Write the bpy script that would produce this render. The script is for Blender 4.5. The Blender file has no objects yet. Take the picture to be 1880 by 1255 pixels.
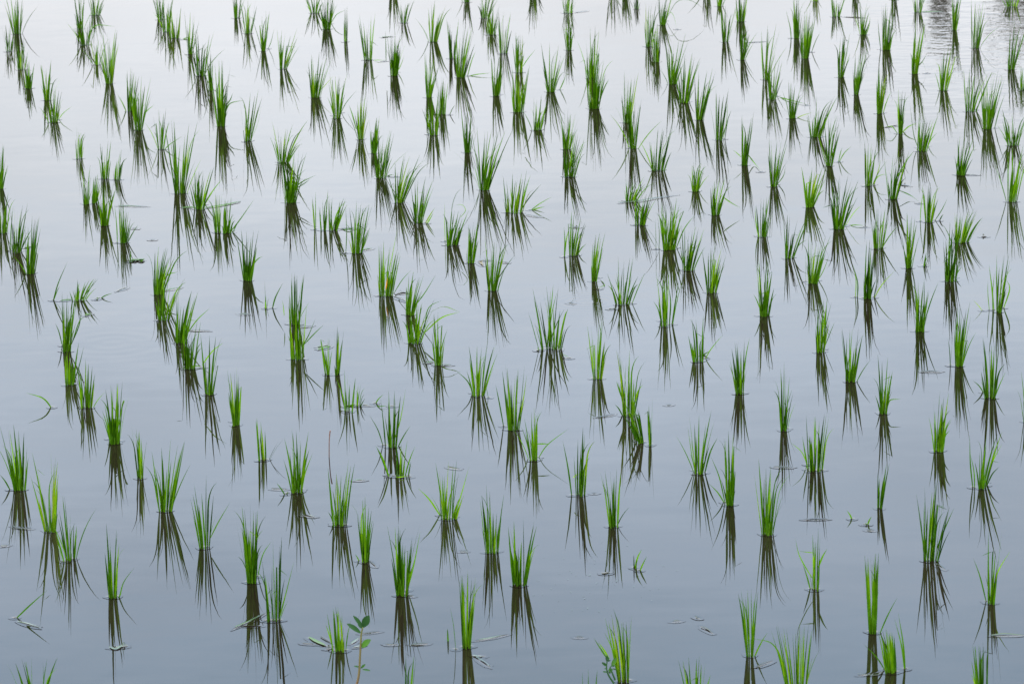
import bpy, math, random
from mathutils import Vector, Matrix

scene = bpy.context.scene
COLL = scene.collection

# ------------------------------------------------------------------ camera
CAM_H, PITCH, ROLL = 3.2, math.radians(13.9), 0.022
cam_data = bpy.data.cameras.new("camera")
cam_data.sensor_width = 36.0
cam_data.lens = 156.64
cam_data.clip_end = 2000
cam_data.dof.use_dof = True
cam_data.dof.focus_distance = 12.3
cam_data.dof.aperture_fstop = 19.0
cam = bpy.data.objects.new("camera", cam_data)
cam.location = (0, 0, CAM_H)
cam.rotation_euler = (Matrix.Rotation(math.pi / 2 - PITCH, 3, 'X') @ Matrix.Rotation(-ROLL, 3, 'Z')).to_euler()
COLL.objects.link(cam)
scene.camera = cam

# ------------------------------------------------------------------ sky, sun, exposure
SUN_EL, SUN_AZ = math.radians(58), math.radians(205)      # behind the camera, veiled by cloud
world = bpy.data.worlds.new("World")
scene.world = world
world.use_nodes = True
wn, wl = world.node_tree.nodes, world.node_tree.links
wn.clear()
w_out = wn.new("ShaderNodeOutputWorld")
w_bg = wn.new("ShaderNodeBackground")
w_bg.inputs["Strength"].default_value = 0.1
sky = wn.new("ShaderNodeTexSky")
sky.sky_type = 'NISHITA'
sky.sun_disc = False
sky.sun_elevation = SUN_EL
sky.sun_rotation = SUN_AZ
sky.dust_density = 3.0
geo = wn.new("ShaderNodeTexCoord")
sep = wn.new("ShaderNodeSeparateXYZ")
wl.new(geo.outputs["Generated"], sep.inputs[0])
ramp = wn.new("ShaderNodeValToRGB")                        # the cloud deck by height above the horizon
wl.new(sep.outputs["Z"], ramp.inputs[0])
els = ramp.color_ramp.elements
els[0].position = 0.0
els[0].color = (0.97, 0.98, 1.0, 1)
els[1].position = 1.0
els[1].color = (1.1, 1.1, 1.1, 1)
for pos, colr in ((0.16, (0.99, 1.0, 1.03, 1)), (0.20, (0.975, 1.03, 1.095, 1)), (0.245, (0.845, 0.98, 1.15, 1)), (0.29, (0.70, 0.865, 1.07, 1)), (0.32, (0.575, 0.79, 1.02, 1)), (0.5, (0.72, 0.84, 1.0, 1)), (0.75, (1.05, 1.05, 1.05, 1))):
    e = els.new(pos)
    e.color = colr
mapw = wn.new("ShaderNodeMapping")
mapw.inputs["Scale"].default_value = (1.0, 1.0, 2.2)
wl.new(geo.outputs["Generated"], mapw.inputs[0])
cn = wn.new("ShaderNodeTexNoise")
cn.inputs["Scale"].default_value = 13.0
cn.inputs["Detail"].default_value = 5.0
wl.new(mapw.outputs[0], cn.inputs["Vector"])
cr = wn.new("ShaderNodeMapRange")
cr.inputs["From Min"].default_value = 0.3
cr.inputs["From Max"].default_value = 0.7
cr.inputs["To Min"].default_value = 6.55
cr.inputs["To Max"].default_value = 7.45
wl.new(cn.outputs[0], cr.inputs["Value"])
vm = wn.new("ShaderNodeVectorMath")
vm.operation = 'SCALE'
wl.new(ramp.outputs[0], vm.inputs[0])
wl.new(cr.outputs[0], vm.inputs["Scale"])
mx = wn.new("ShaderNodeMix")
mx.data_type = 'RGBA'
mx.inputs["Factor"].default_value = 0.88
wl.new(sky.outputs[0], mx.inputs["A"])
wl.new(vm.outputs[0], mx.inputs["B"])
wl.new(mx.outputs["Result"], w_bg.inputs["Color"])
wl.new(w_bg.outputs[0], w_out.inputs[0])

sun_data = bpy.data.lights.new("sun", 'SUN')
sun_data.energy = 0.6
sun_data.angle = math.radians(25)
sun_data.color = (1.0, 0.97, 0.92)
sun = bpy.data.objects.new("sun", sun_data)
sd = Vector((math.sin(SUN_AZ) * math.cos(SUN_EL), math.cos(SUN_AZ) * math.cos(SUN_EL), math.sin(SUN_EL)))
sun.rotation_euler = sd.to_track_quat('Z', 'Y').to_euler()
sun.location = sd * 50
COLL.objects.link(sun)

vs = scene.view_settings
vs.view_transform = 'Standard'
vs.look = 'None'
vs.gamma = 1.0
vs.exposure = 1.75
scene.cycles.use_denoising = True
scene.cycles.max_bounces = 8
scene.cycles.caustics_reflective = False

# ------------------------------------------------------------------ helpers
def obj(name, verts, faces, mat, parent=None, smooth=True, attrs=None):
    me = bpy.data.meshes.new(name)
    me.from_pydata(verts, [], faces)
    for k, vals in (attrs or {}).items():
        a = me.attributes.new(k, 'FLOAT', 'POINT')
        a.data.foreach_set("value", vals)
    if smooth:
        me.polygons.foreach_set("use_smooth", [True] * len(me.polygons))
    me.materials.append(mat)
    me.update()
    o = bpy.data.objects.new(name, me)
    COLL.objects.link(o)
    if parent is not None:
        o.parent = parent
    return o

def tag(o, label=None, cat=None, group=None, kind=None):
    if label: o["label"] = label
    if cat: o["category"] = cat
    if group: o["group"] = group
    if kind: o["kind"] = kind
    return o

def empty(name, loc):
    o = bpy.data.objects.new(name, None)
    o.location = loc
    o.empty_display_size = 0.05
    COLL.objects.link(o)
    return o

class MB:
    def __init__(self):
        self.v, self.f, self.tone, self.along = [], [], [], []
    def strip(self, path, width, nrm, tone, profile, fold=0.25):
        """a folded leaf blade: three verts across, following path"""
        n = len(path)
        i0 = len(self.v)
        for i, p in enumerate(path):
            t = i / (n - 1)
            d = (path[min(i + 1, n - 1)] - path[max(i - 1, 0)]).normalized()
            s = d.cross(nrm)
            if s.length < 1e-4: s = Vector((1, 0, 0))
            s.normalize()
            up = s.cross(d).normalized()
            w = width * profile(t) * 0.5
            for k, q in ((-1, 1), (0, 0), (1, 1)):
                self.v.append(tuple(p + s * (w * k) + up * (w * fold * q)))
                self.tone.append(tone)
                self.along.append(t)
        for i in range(n - 1):
            a = i0 + 3 * i
            for k in (0, 1):
                self.f.append((a + k, a + k + 1, a + k + 4, a + k + 3))
    def tube(self, path, radii, tone, seg=5):
        i0 = len(self.v)
        n = len(path)
        for i, p in enumerate(path):
            d = (path[min(i + 1, n - 1)] - path[max(i - 1, 0)]).normalized()
            s = d.cross(Vector((0, 1, 0.01))).normalized()
            u = s.cross(d)
            for k in range(seg):
                a = 2 * math.pi * k / seg
                self.v.append(tuple(p + (s * math.cos(a) + u * math.sin(a)) * radii[i]))
                self.tone.append(tone)
                self.along.append(i / (n - 1))
        for i in range(n - 1):
            for k in range(seg):
                a, b = i0 + i * seg + k, i0 + i * seg + (k + 1) % seg
                self.f.append((a, b, b + seg, a + seg))
        self.f.append(tuple(i0 + (n - 1) * seg + k for k in range(seg)))
    def build(self, name, mat, parent=None):
        return obj(name, self.v, self.f, mat, parent, attrs={"tone": self.tone, "along": self.along})

def blade_profile(t):
    if t < 0.3: return 0.62 + 0.38 * t / 0.3
    return max(0.05, (1 - ((t - 0.3) / 0.7) ** 1.5))

def leaf_profile(t):
    return max(0.04, math.sin(math.pi * min(1, 0.06 + 0.94 * t)) ** 0.75)

def bez(p0, c, p1, n):
    out = []
    for i in range(n + 1):
        t = i / n
        out.append(p0 * (1 - t) ** 2 + c * (2 * t * (1 - t)) + p1 * t * t)
    return out

def spline(pts, n):
    """Catmull-Rom through the points"""
    P = [Vector(p) for p in pts]
    if len(P) == 2: P.insert(1, (P[0] + P[1]) / 2)
    Q = [P[0] * 2 - P[1]] + P + [P[-1] * 2 - P[-2]]
    out = []
    for s in range(len(P) - 1):
        a, b, c, d = Q[s:s + 4]
        for i in range(n):
            t = i / n
            out.append(0.5 * (b * 2 + (c - a) * t + (a * 2 - b * 5 + c * 4 - d) * t * t + (b * 3 - a - c * 3 + d) * t ** 3))
    out.append(P[-1])
    return out

# ------------------------------------------------------------------ materials
def material(name):
    m = bpy.data.materials.new(name)
    m.use_nodes = True
    nt = m.node_tree
    for n in list(nt.nodes):
        nt.nodes.remove(n)
    o = nt.nodes.new("ShaderNodeOutputMaterial")
    return m, nt.nodes, nt.links, o

def ramp_node(N, stops):
    r = N.new("ShaderNodeValToRGB")
    e = r.color_ramp.elements
    e[0].position, e[0].color = stops[0][0], (*stops[0][1], 1)
    e[1].position, e[1].color = stops[-1][0], (*stops[-1][1], 1)
    for p, c in stops[1:-1]:
        k = e.new(p)
        k.color = (*c, 1)
    return r

def leaf_material(name, stops, tip=(0.5, 0.6, 0.45), base=None, trans=0.35, rough=0.42, spec=0.35):
    m, N, L, out = material(name)
    at = N.new("ShaderNodeAttribute"); at.attribute_name = "tone"
    al = N.new("ShaderNodeAttribute"); al.attribute_name = "along"
    oi = N.new("ShaderNodeObjectInfo")
    tc = N.new("ShaderNodeTexCoord")
    no = N.new("ShaderNodeTexNoise")
    no.inputs["Scale"].default_value = 45
    no.inputs["Detail"].default_value = 3
    L.new(tc.outputs["Object"], no.inputs["Vector"])
    add = N.new("ShaderNodeMath"); add.operation = 'MULTIPLY_ADD'
    L.new(no.outputs[0], add.inputs[0]); add.inputs[1].default_value = 0.45
    L.new(at.outputs["Fac"], add.inputs[2])
    add2 = N.new("ShaderNodeMath"); add2.operation = 'MULTIPLY_ADD'
    L.new(oi.outputs["Random"], add2.inputs[0]); add2.inputs[1].default_value = 0.16
    L.new(add.outputs[0], add2.inputs[2])
    sub = N.new("ShaderNodeMath"); sub.operation = 'SUBTRACT'
    L.new(add2.outputs[0], sub.inputs[0]); sub.inputs[1].default_value = 0.3
    rp = ramp_node(N, stops)
    L.new(sub.outputs[0], rp.inputs[0])
    # blades are older and greyer towards the tip, paler towards the sheath
    tr = N.new("ShaderNodeMapRange")
    tr.inputs["From Min"].default_value = 0.55
    tr.inputs["From Max"].default_value = 1.0
    tr.inputs["To Max"].default_value = 0.55
    L.new(al.outputs["Fac"], tr.inputs["Value"])
    mixc = N.new("ShaderNodeMix"); mixc.data_type = 'RGBA'
    L.new(tr.outputs[0], mixc.inputs["Factor"])
    L.new(rp.outputs[0], mixc.inputs["A"])
    mixc.inputs["B"].default_value = (*tip, 1)
    col = mixc.outputs["Result"]
    if base:
        br = N.new("ShaderNodeMapRange")
        br.inputs["From Min"].default_value = 0.0
        br.inputs["From Max"].default_value = 0.35
        br.inputs["To Min"].default_value = 0.7
        br.inputs["To Max"].default_value = 0.0
        L.new(al.outputs["Fac"], br.inputs["Value"])
        mb = N.new("ShaderNodeMix"); mb.data_type = 'RGBA'
        L.new(br.outputs[0], mb.inputs["Factor"])
        L.new(col, mb.inputs["A"])
        mb.inputs["B"].default_value = (*base, 1)
        col = mb.outputs["Result"]
    pb = N.new("ShaderNodeBsdfPrincipled")
    pb.inputs["Roughness"].default_value = rough
    pb.inputs["Specular IOR Level"].default_value = spec
    L.new(col, pb.inputs["Base Color"])
    if trans:
        tl = N.new("ShaderNodeBsdfTranslucent")
        tint = N.new("ShaderNodeMix"); tint.data_type = 'RGBA'; tint.blend_type = 'MULTIPLY'
        tint.inputs["Factor"].default_value = 1.0
        L.new(col, tint.inputs["A"]); tint.inputs["B"].default_value = (1.25, 1.2, 0.6, 1)
        L.new(tint.outputs["Result"], tl.inputs["Color"])
        ms = N.new("ShaderNodeMixShader")
        ms.inputs[0].default_value = trans
        L.new(pb.outputs[0], ms.inputs[1]); L.new(tl.outputs[0], ms.inputs[2])
        L.new(ms.outputs[0], out.inputs[0])
    else:
        L.new(pb.outputs[0], out.inputs[0])
    return m

M_LEAF = leaf_material("rice_leaf", [(0.0, (0.013, 0.052, 0.0010)), (0.3, (0.040, 0.132, 0.0020)), (0.6, (0.098, 0.260, 0.003)), (0.85, (0.19, 0.39, 0.006)), (1.0, (0.28, 0.40, 0.02))], tip=(0.032, 0.080, 0.008), trans=0.16, rough=0.5, spec=0.06)
M_STEM = leaf_material("rice_stem", [(0.0, (0.03, 0.11, 0.002)), (0.5, (0.065, 0.18, 0.004)), (1.0, (0.13, 0.27, 0.015))], tip=(0.05, 0.15, 0.003), base=(0.10, 0.13, 0.03), trans=0.1, rough=0.45, spec=0.09)
M_YELLOW = leaf_material("withered_leaf", [(0.0, (0.6760, 0.2600, 0.0208)), (1.0, (0.7800, 0.3900, 0.0390))], tip=(0.3900, 0.2080, 0.0520), trans=0.3, spec=0.15)
M_GREEN = leaf_material("wet_green_leaf", [(0.0, (0.0312, 0.0832, 0.0104)), (1.0, (0.0780, 0.1820, 0.0260))], tip=(0.0468, 0.0910, 0.0260), trans=0.1, rough=0.3, spec=0.25)
M_GREY = leaf_material("wet_grey_leaf", [(0.0, (0.035, 0.065, 0.035)), (1.0, (0.075, 0.12, 0.07))], tip=(0.05, 0.065, 0.045), trans=0.05, rough=0.15, spec=0.5)
M_DARK = leaf_material("wet_dark_litter", [(0.0, (0.018, 0.022, 0.014)), (1.0, (0.055, 0.065, 0.035))], tip=(0.02, 0.022, 0.016), trans=0, rough=0.3, spec=0.2)
M_STRAW = leaf_material("straw", [(0.0, (0.1560, 0.1300, 0.0572)), (1.0, (0.2600, 0.2080, 0.1040))], tip=(0.1560, 0.1300, 0.0650), trans=0.1)
M_REDSTEM = leaf_material("weed_stem", [(0.0, (0.13, 0.11, 0.04)), (1.0, (0.17, 0.14, 0.05))], tip=(0.10, 0.16, 0.025), base=(0.16, 0.05, 0.045), trans=0.0, rough=0.4)
M_WEED = leaf_material("weed_leaf", [(0.0, (0.014, 0.048, 0.014)), (0.6, (0.032, 0.100, 0.026)), (1.0, (0.06, 0.17, 0.016))], tip=(0.04, 0.09, 0.038), trans=0.12, rough=0.4, spec=0.2)
M_STICK = leaf_material("dry_stick", [(0.0, (0.15, 0.08, 0.06)), (1.0, (0.22, 0.13, 0.10))], tip=(0.30, 0.19, 0.15), base=(0.04, 0.03, 0.025), trans=0)
MATS = {"green": M_GREEN, "grey": M_GREY, "dark": M_DARK, "straw": M_STRAW}

def water_material():
    m, N, L, out = material("paddy_water")
    pb = N.new("ShaderNodeBsdfPrincipled")
    pb.inputs["Roughness"].default_value = 0.0
    pb.inputs["IOR"].default_value = 1.333
    tc = N.new("ShaderNodeTexCoord")
    mud = N.new("ShaderNodeTexNoise")
    mud.inputs["Scale"].default_value = 1.1
    mud.inputs["Detail"].default_value = 4
    L.new(tc.outputs["Object"], mud.inputs["Vector"])
    rp = ramp_node(N, [(0.3, (0.0098, 0.0064, 0.0043)), (0.7, (0.0165, 0.0116, 0.0082))])
    L.new(mud.outputs[0], rp.inputs[0])
    L.new(rp.outputs[0], pb.inputs["Base Color"])
    sep = N.new("ShaderNodeSeparateXYZ")
    L.new(tc.outputs["Object"], sep.inputs[0])
    def math_(op, a, b=None, c=None):
        n = N.new("ShaderNodeMath"); n.operation = op
        for i, x in enumerate((a, b, c)):
            if x is None: continue
            if isinstance(x, (int, float)): n.inputs[i].default_value = x
            else: L.new(x, n.inputs[i])
        return n.outputs[0]
    def noise(scale, detail, sx=1, sy=1):
        mp = N.new("ShaderNodeMapping")
        mp.inputs["Scale"].default_value = (sx, sy, 1)
        L.new(tc.outputs["Object"], mp.inputs[0])
        n = N.new("ShaderNodeTexNoise")
        n.inputs["Scale"].default_value = scale
        n.inputs["Detail"].default_value = detail
        L.new(mp.outputs[0], n.inputs["Vector"])
        return n.outputs[0]
    # heights in metres: slow swell, faint wind texture
    h = math_('MULTIPLY', noise(3.0, 2), 0.0009)
    h = math_('MULTIPLY_ADD', noise(14.0, 3, 0.35, 1.0), 0.00009, h)
    h = math_('MULTIPLY_ADD', noise(42.0, 2, 0.4, 1.0), 0.000012, h)
    wob = noise(6.0, 1)
    # expanding rings where something touched the water
    for x, y, R, lam, amp in ((*(0.237, 13.426), 0.15, 0.030, 0.00005), (*(-1.206, 13.023), 0.22, 0.06, 0.00002)):
        dx = math_('SUBTRACT', sep.outputs[0], x)
        dy = math_('SUBTRACT', sep.outputs[1], y)
        r = math_('MULTIPLY_ADD', wob, 0.02, math_('SQRT', math_('ADD', math_('MULTIPLY', dx, dx), math_('MULTIPLY', dy, dy))))
        env = math_('EXPONENT', math_('MULTIPLY', math_('POWER', math_('DIVIDE', r, R), 4.0), -1.0))
        h = math_('MULTIPLY_ADD', math_('MULTIPLY', math_('SINE', math_('MULTIPLY', r, 2 * math.pi / lam)), env), amp, h)
    # a patch of wind chop by the far bank
    cx_, cy_ = (1.987, 18.208)
    dx = math_('DIVIDE', math_('SUBTRACT', sep.outputs[0], cx_), 0.55)
    dy = math_('DIVIDE', math_('SUBTRACT', sep.outputs[1], cy_), 1.9)
    env = math_('EXPONENT', math_('MULTIPLY', math_('ADD', math_('MULTIPLY', dx, dx), math_('MULTIPLY', dy, dy)), -1.0))
    chop = noise(11.0, 2.5, 0.8, 1.3)
    h = math_('MULTIPLY_ADD', math_('MULTIPLY', chop, env), 0.0017, h)
    bp = N.new("ShaderNodeBump")
    bp.inputs["Strength"].default_value = 1.0
    bp.inputs["Distance"].default_value = 1.0
    L.new(h, bp.inputs["Height"])
    L.new(bp.outputs[0], pb.inputs["Normal"])
    L.new(pb.outputs[0], out.inputs[0])
    return m

CLUMPS = [
    (-2.052, 18.505, 0.016, -0.028, 0.045, 0.18, 14, [], 'rice clump standing upright, at 2% across and 5% down the photo'),
    (-2.044, 18.091, 0.01, -0.013, 0.032, 0.11, 7, [], 'short sparse rice clump standing upright, at 1% across and 8% down the photo'),
    (-1.949, 17.668, 0.013, -0.018, 0.041, 0.119, 9, [], 'rice clump standing upright, at 2% across and 10% down the photo'),
    (-1.878, 17.252, 0.011, -0.013, 0.022, 0.119, 10, [], 'rice clump standing upright, at 3% across and 13% down the photo'),
    (-1.795, 18.608, 0.013, -0.018, 0.032, 0.163, 10, [], 'rice clump standing upright, at 8% across and 4% down the photo'),
    (-1.737, 18.199, 0.015, -0.038, 0.049, 0.125, 12, [[(0.016, 0.0, 0.04), (0.047, 0.0, 0.081), (0.124, 0.0, 0.075)]], 'rice clump with one blade folded flat towards the water, at 8% across, 7% down'),
    (-1.761, 18.934, 0.014, -0.02, 0.051, 0.114, 9, [], 'short wide-spread rice clump standing upright, at 9% across and 2% down the photo'),
    (-1.651, 17.741, 0.009, -0.012, 0.027, 0.116, 8, [], 'sparse rice clump standing upright, at 9% across and 9% down the photo'),
    (-1.567, 17.318, 0.011, -0.027, 0.039, 0.206, 14, [], 'tall rice clump standing upright, at 11% across and 12% down the photo'),
    (-1.781, 16.992, 0.01, -0.011, 0.04, 0.147, 13, [], 'rice clump standing upright, at 5% across and 15% down the photo'),
    (-1.712, 16.536, 0.012, -0.013, 0.04, 0.125, 12, [[(0.011, 0.054, -0.004), (0.033, 0.054, 0.024), (0.068, 0.054, 0.05)]], 'rice clump standing upright, at 5% across and 18% down the photo'),
    (-1.437, 16.726, 0.012, -0.005, 0.05, 0.161, 10, [], 'rice clump standing upright, at 13% across and 16% down the photo'),
    (-1.377, 16.35, 0.011, -0.021, 0.049, 0.197, 15, [[(0.019, 0.0, 0.05), (0.036, 0.0, 0.073), (0.063, 0.0, 0.094)]], 'tall thick rice clump standing upright, at 14% across and 19% down the photo'),
    (-1.555, 15.837, 0.009, -0.008, 0.025, 0.113, 8, [], 'short sparse rice clump standing upright, at 8% across and 23% down the photo'),
    (-1.268, 15.984, 0.008, -0.02, 0.036, 0.145, 8, [[(0.011, -0.014, -0.004), (0.035, -0.014, 0.018), (0.082, -0.014, 0.048)]], 'rice clump with a single blade reaching low to its right, at 16% across, 22% down'),
    (-1.431, 15.47, 0.012, -0.009, 0.028, 0.127, 9, [], 'rice clump standing upright, at 10% across and 26% down the photo'),
    (-1.385, 15.45, 0.012, 0.004, 0.044, 0.105, 5, [], 'rice seedling of a few thin slanting blades, at 11% across and 26% down the photo'),
    (-1.469, 18.791, 0.012, -0.021, 0.032, 0.138, 9, [], 'rice clump standing upright, at 16% across and 3% down the photo'),
    (-1.421, 18.476, 0.01, -0.016, 0.031, 0.147, 9, [], 'rice clump standing upright, at 16% across and 5% down the photo'),
    (-1.377, 18.319, 0.018, -0.027, 0.037, 0.126, 12, [[(0.029, -0.037, -0.004), (0.051, -0.029, 0.004), (0.066, -0.031, 0.004)]], 'wide-spread rice clump standing upright, at 17% across and 6% down the photo'),
    (-1.288, 17.933, 0.008, 0.0, 0.045, 0.166, 9, [], 'rice clump standing upright, at 19% across and 8% down the photo'),
    (-1.212, 17.441, 0.014, -0.018, 0.045, 0.17, 13, [], 'rice clump standing upright, at 20% across and 11% down the photo'),
    (-1.153, 17.121, 0.006, -0.009, 0.016, 0.149, 8, [], 'sparse narrow rice clump standing upright, at 21% across and 13% down the photo'),
    (-1.07, 16.395, 0.014, -0.019, 0.044, 0.235, 20, [[(0.017, 0.0, 0.05), (0.036, 0.0, 0.084), (0.088, 0.0, 0.095)], [(0.018, 0.0, 0.076), (0.036, 0.0, 0.097), (0.047, 0.0, 0.123)]], 'rice clump with a bent blade pointing flat to the right, at 22% across, 18% down'),
    (-0.958, 16.091, 0.01, -0.009, 0.057, 0.184, 11, [[(0.011, 0.012, -0.004), (0.039, 0.012, 0.057), (0.06, 0.012, 0.139)]], 'rice clump standing upright, at 24% across and 21% down the photo'),
    (-1.145, 18.784, 0.012, -0.014, 0.028, 0.114, 9, [], 'short rice clump standing upright, at 23% across and 3% down the photo'),
    (-1.075, 18.398, 0.011, -0.02, 0.038, 0.141, 11, [], 'rice clump standing upright, at 24% across and 5% down the photo'),
    (-1.144, 15.19, 0.018, -0.02, 0.06, 0.239, 16, [], 'tall thick rice clump standing upright, at 18% across and 28% down the photo'),
    (-1.784, 15.34, 0.006, -0.006, 0.028, 0.159, 7, [], 'sparse narrow rice clump standing upright, at 0% across and 28% down the photo'),
    (-0.991, 17.976, 0.006, -0.006, 0.036, 0.164, 10, [[(0.017, 0.046, -0.004), (0.032, 0.046, 0.029), (0.046, 0.046, 0.083)]], 'rice clump standing upright, at 26% across and 7% down the photo'),
    (-0.895, 17.555, 0.01, -0.01, 0.059, 0.154, 11, [], 'rice clump standing upright, at 28% across and 10% down the photo'),
    (-0.814, 18.864, 0.013, -0.033, 0.032, 0.105, 10, [], 'short wide-spread rice clump standing upright, at 31% across and 2% down the photo'),
    (-0.748, 18.457, 0.013, -0.02, 0.035, 0.153, 17, [[(0.011, 0.135, -0.004), (0.039, 0.135, 0.038), (0.077, 0.135, 0.055)]], 'thick rice clump standing upright, at 32% across and 4% down the photo'),
    (-0.66, 18.146, 0.007, -0.004, 0.02, 0.151, 6, [], 'sparse narrow rice clump standing upright, at 34% across and 6% down the photo'),
    (-0.555, 17.716, 0.015, -0.032, 0.024, 0.176, 11, [[(0.015, -0.008, -0.004), (0.037, -0.039, 0.004), (0.068, -0.043, 0.004)]], 'rice clump of two pale tufts with one blade lying flat, at 36% across, 9% down'),
    (-0.445, 17.349, 0.013, -0.014, 0.038, 0.17, 14, [[(-0.028, 0.0, 0.059), (-0.027, 0.0, 0.12), (-0.027, 0.0, 0.179)], [(0.01, 0.074, -0.004), (0.028, 0.074, 0.028), (0.043, 0.074, 0.066)]], 'rice clump with a lone upright blade at its left, at 38% across, 11% down'),
    (-0.427, 18.57, 0.01, -0.016, 0.045, 0.098, 9, [], 'short wide-spread rice clump standing upright, at 39% across and 3% down the photo'),
    (-0.487, 19.29, 0.015, -0.029, 0.038, 0.163, 11, [], 'rice clump standing upright, standing past the top edge, 38% across the photo'),
    (-0.299, 18.101, 0.011, -0.005, 0.058, 0.162, 11, [], 'rice clump leaning slightly right, at 42% across and 6% down the photo'),
    (-0.302, 16.876, 0.007, -0.005, 0.048, 0.162, 12, [], 'rice clump standing upright, at 42% across and 14% down the photo'),
    (-0.272, 16.132, 0.013, -0.028, 0.026, 0.151, 14, [[(-0.019, 0.015, -0.004), (-0.026, 0.015, 0.05), (-0.042, 0.015, 0.097)]], 'rice clump standing upright, at 42% across and 20% down the photo'),
    (-0.244, 16.532, 0.011, -0.014, 0.025, 0.133, 10, [[(0.026, -0.017, -0.004), (0.038, -0.017, 0.021), (0.049, -0.017, 0.037)]], 'rice clump standing upright, at 43% across and 17% down the photo'),
    (-0.216, 17.705, 0.011, -0.02, 0.02, 0.148, 11, [], 'rice clump standing upright, at 44% across and 9% down the photo'),
    (-0.183, 17.287, 0.014, -0.009, 0.07, 0.191, 15, [[(0.019, 0.019, -0.004), (0.074, 0.019, 0.006), (0.125, 0.019, 0.01)], [(0.03, 0.026, -0.004), (0.048, 0.026, 0.058), (0.065, 0.026, 0.097)]], 'rice clump with a long blade floating flat to its right, at 45% across, 11% down'),
    (-0.163, 19.064, 0.011, -0.013, 0.02, 0.131, 8, [], 'sparse rice clump standing upright, at 46% across and 0% down the photo'),
    (-0.086, 18.647, 0.011, -0.014, 0.059, 0.119, 12, [], 'wide-spread rice clump leaning slightly right, at 47% across and 3% down the photo'),
    (-0.057, 18.235, 0.016, -0.022, 0.03, 0.122, 11, [], 'rice clump standing upright, at 48% across and 5% down the photo'),
    (-0.011, 17.791, 0.014, -0.022, 0.037, 0.174, 11, [], 'rice clump standing upright, at 49% across and 8% down the photo'),
    (-0.044, 16.874, 0.01, -0.012, 0.033, 0.157, 12, [[(0.016, 0.027, -0.004), (0.023, 0.027, 0.033), (0.029, 0.027, 0.065)]], 'rice clump standing upright, at 48% across and 14% down the photo'),
    (-0.147, 15.796, 0.009, -0.017, 0.028, 0.161, 12, [], 'rice clump standing upright, at 46% across and 22% down the photo'),
    (-0.539, 16.083, 0.008, -0.018, 0.023, 0.166, 10, [[(-0.016, 0.0, 0.037), (-0.028, 0.0, 0.089), (-0.04, 0.0, 0.128)]], 'rice clump standing upright, at 35% across and 20% down the photo'),
    (-0.642, 16.496, 0.012, -0.016, 0.042, 0.17, 12, [[(0.012, 0.109, -0.004), (0.034, 0.109, 0.037), (0.075, 0.109, 0.084)], [(-0.012, 0.056, -0.004), (-0.022, 0.056, 0.038), (-0.034, 0.056, 0.07)]], 'rice clump standing upright, at 33% across and 17% down the photo'),
    (-0.741, 16.928, 0.016, -0.014, 0.06, 0.166, 17, [[(0.027, 0.0, 0.029), (0.049, 0.0, 0.053), (0.076, 0.0, 0.083)]], 'thick rice clump standing upright, at 31% across and 14% down the photo'),
    (-0.486, 15.82, 0.008, -0.008, 0.036, 0.138, 10, [], 'rice clump standing upright, at 36% across and 22% down the photo'),
    (-0.81, 15.693, 0.013, -0.025, 0.074, 0.139, 13, [], 'wide-spread rice clump leaning slightly right, at 28% across and 24% down the photo'),
    (-0.451, 15.376, 0.014, -0.012, 0.049, 0.162, 15, [[(0.017, 0.029, -0.004), (0.035, 0.025, 0.004), (0.054, 0.016, 0.004)]], 'thick rice clump standing upright, at 37% across and 26% down the photo'),
    (-0.751, 14.998, 0.018, -0.015, 0.052, 0.18, 22, [[(0.019, 0.0, 0.051), (0.041, 0.0, 0.07), (0.09, 0.0, 0.093)], [(0.021, 0.0, 0.048), (0.046, 0.0, 0.063), (0.07, 0.0, 0.079)]], 'rice clump with thin blades splayed to the right, at 28% across, 30% down'),
    (-0.381, 14.96, 0.01, -0.003, 0.085, 0.165, 15, [], 'thick rice clump strongly slanting to the right, at 39% across and 30% down the photo'),
    (-0.307, 14.629, 0.012, -0.012, 0.049, 0.15, 13, [[(0.023, -0.013, -0.004), (0.041, -0.013, 0.026), (0.058, -0.013, 0.052)], [(0.029, -0.018, -0.004), (0.041, -0.018, 0.015), (0.053, -0.018, 0.036)]], 'rice clump standing upright, at 41% across and 33% down the photo'),
    (-0.086, 15.136, 0.011, -0.014, 0.083, 0.213, 18, [], 'tall thick rice clump leaning slightly right, at 47% across and 28% down the photo'),
    (0.051, 17.364, 0.014, -0.016, 0.025, 0.156, 12, [], 'rice clump standing upright, at 51% across and 11% down the photo'),
    (0.041, 16.541, 0.017, -0.019, 0.042, 0.173, 19, [[(0.023, 0.0, 0.173), (0.04, 0.0, 0.199), (0.072, 0.0, 0.238)]], 'rice clump forming the front of a tall stacked pair, at 51% across, 16% down'),
    (0.266, 18.723, 0.019, -0.017, 0.042, 0.104, 13, [], 'short wide-spread rice clump standing upright, at 55% across and 2% down the photo'),
    (0.257, 17.837, 0.008, -0.017, 0.025, 0.131, 11, [], 'rice clump standing upright, at 56% across and 7% down the photo'),
    (0.169, 16.936, 0.009, -0.021, 0.06, 0.179, 12, [[(0.036, 0.039, -0.004), (0.052, 0.039, 0.03), (0.064, 0.039, 0.062)]], 'rice clump standing upright, at 54% across and 13% down the photo'),
    (0.109, 16.181, 0.015, -0.01, 0.041, 0.123, 11, [], 'rice clump standing upright, at 52% across and 19% down the photo'),
    (0.334, 17.21, 0.016, -0.019, 0.03, 0.188, 11, [], 'rice clump standing upright, at 58% across and 11% down the photo'),
    (0.329, 16.576, 0.02, -0.025, 0.044, 0.219, 19, [[(0.028, 0.0, 0.05), (0.044, 0.0, 0.085), (0.059, 0.0, 0.111)]], 'rice clump broad based, before a taller one, at 58% across and 16% down the photo'),
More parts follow.
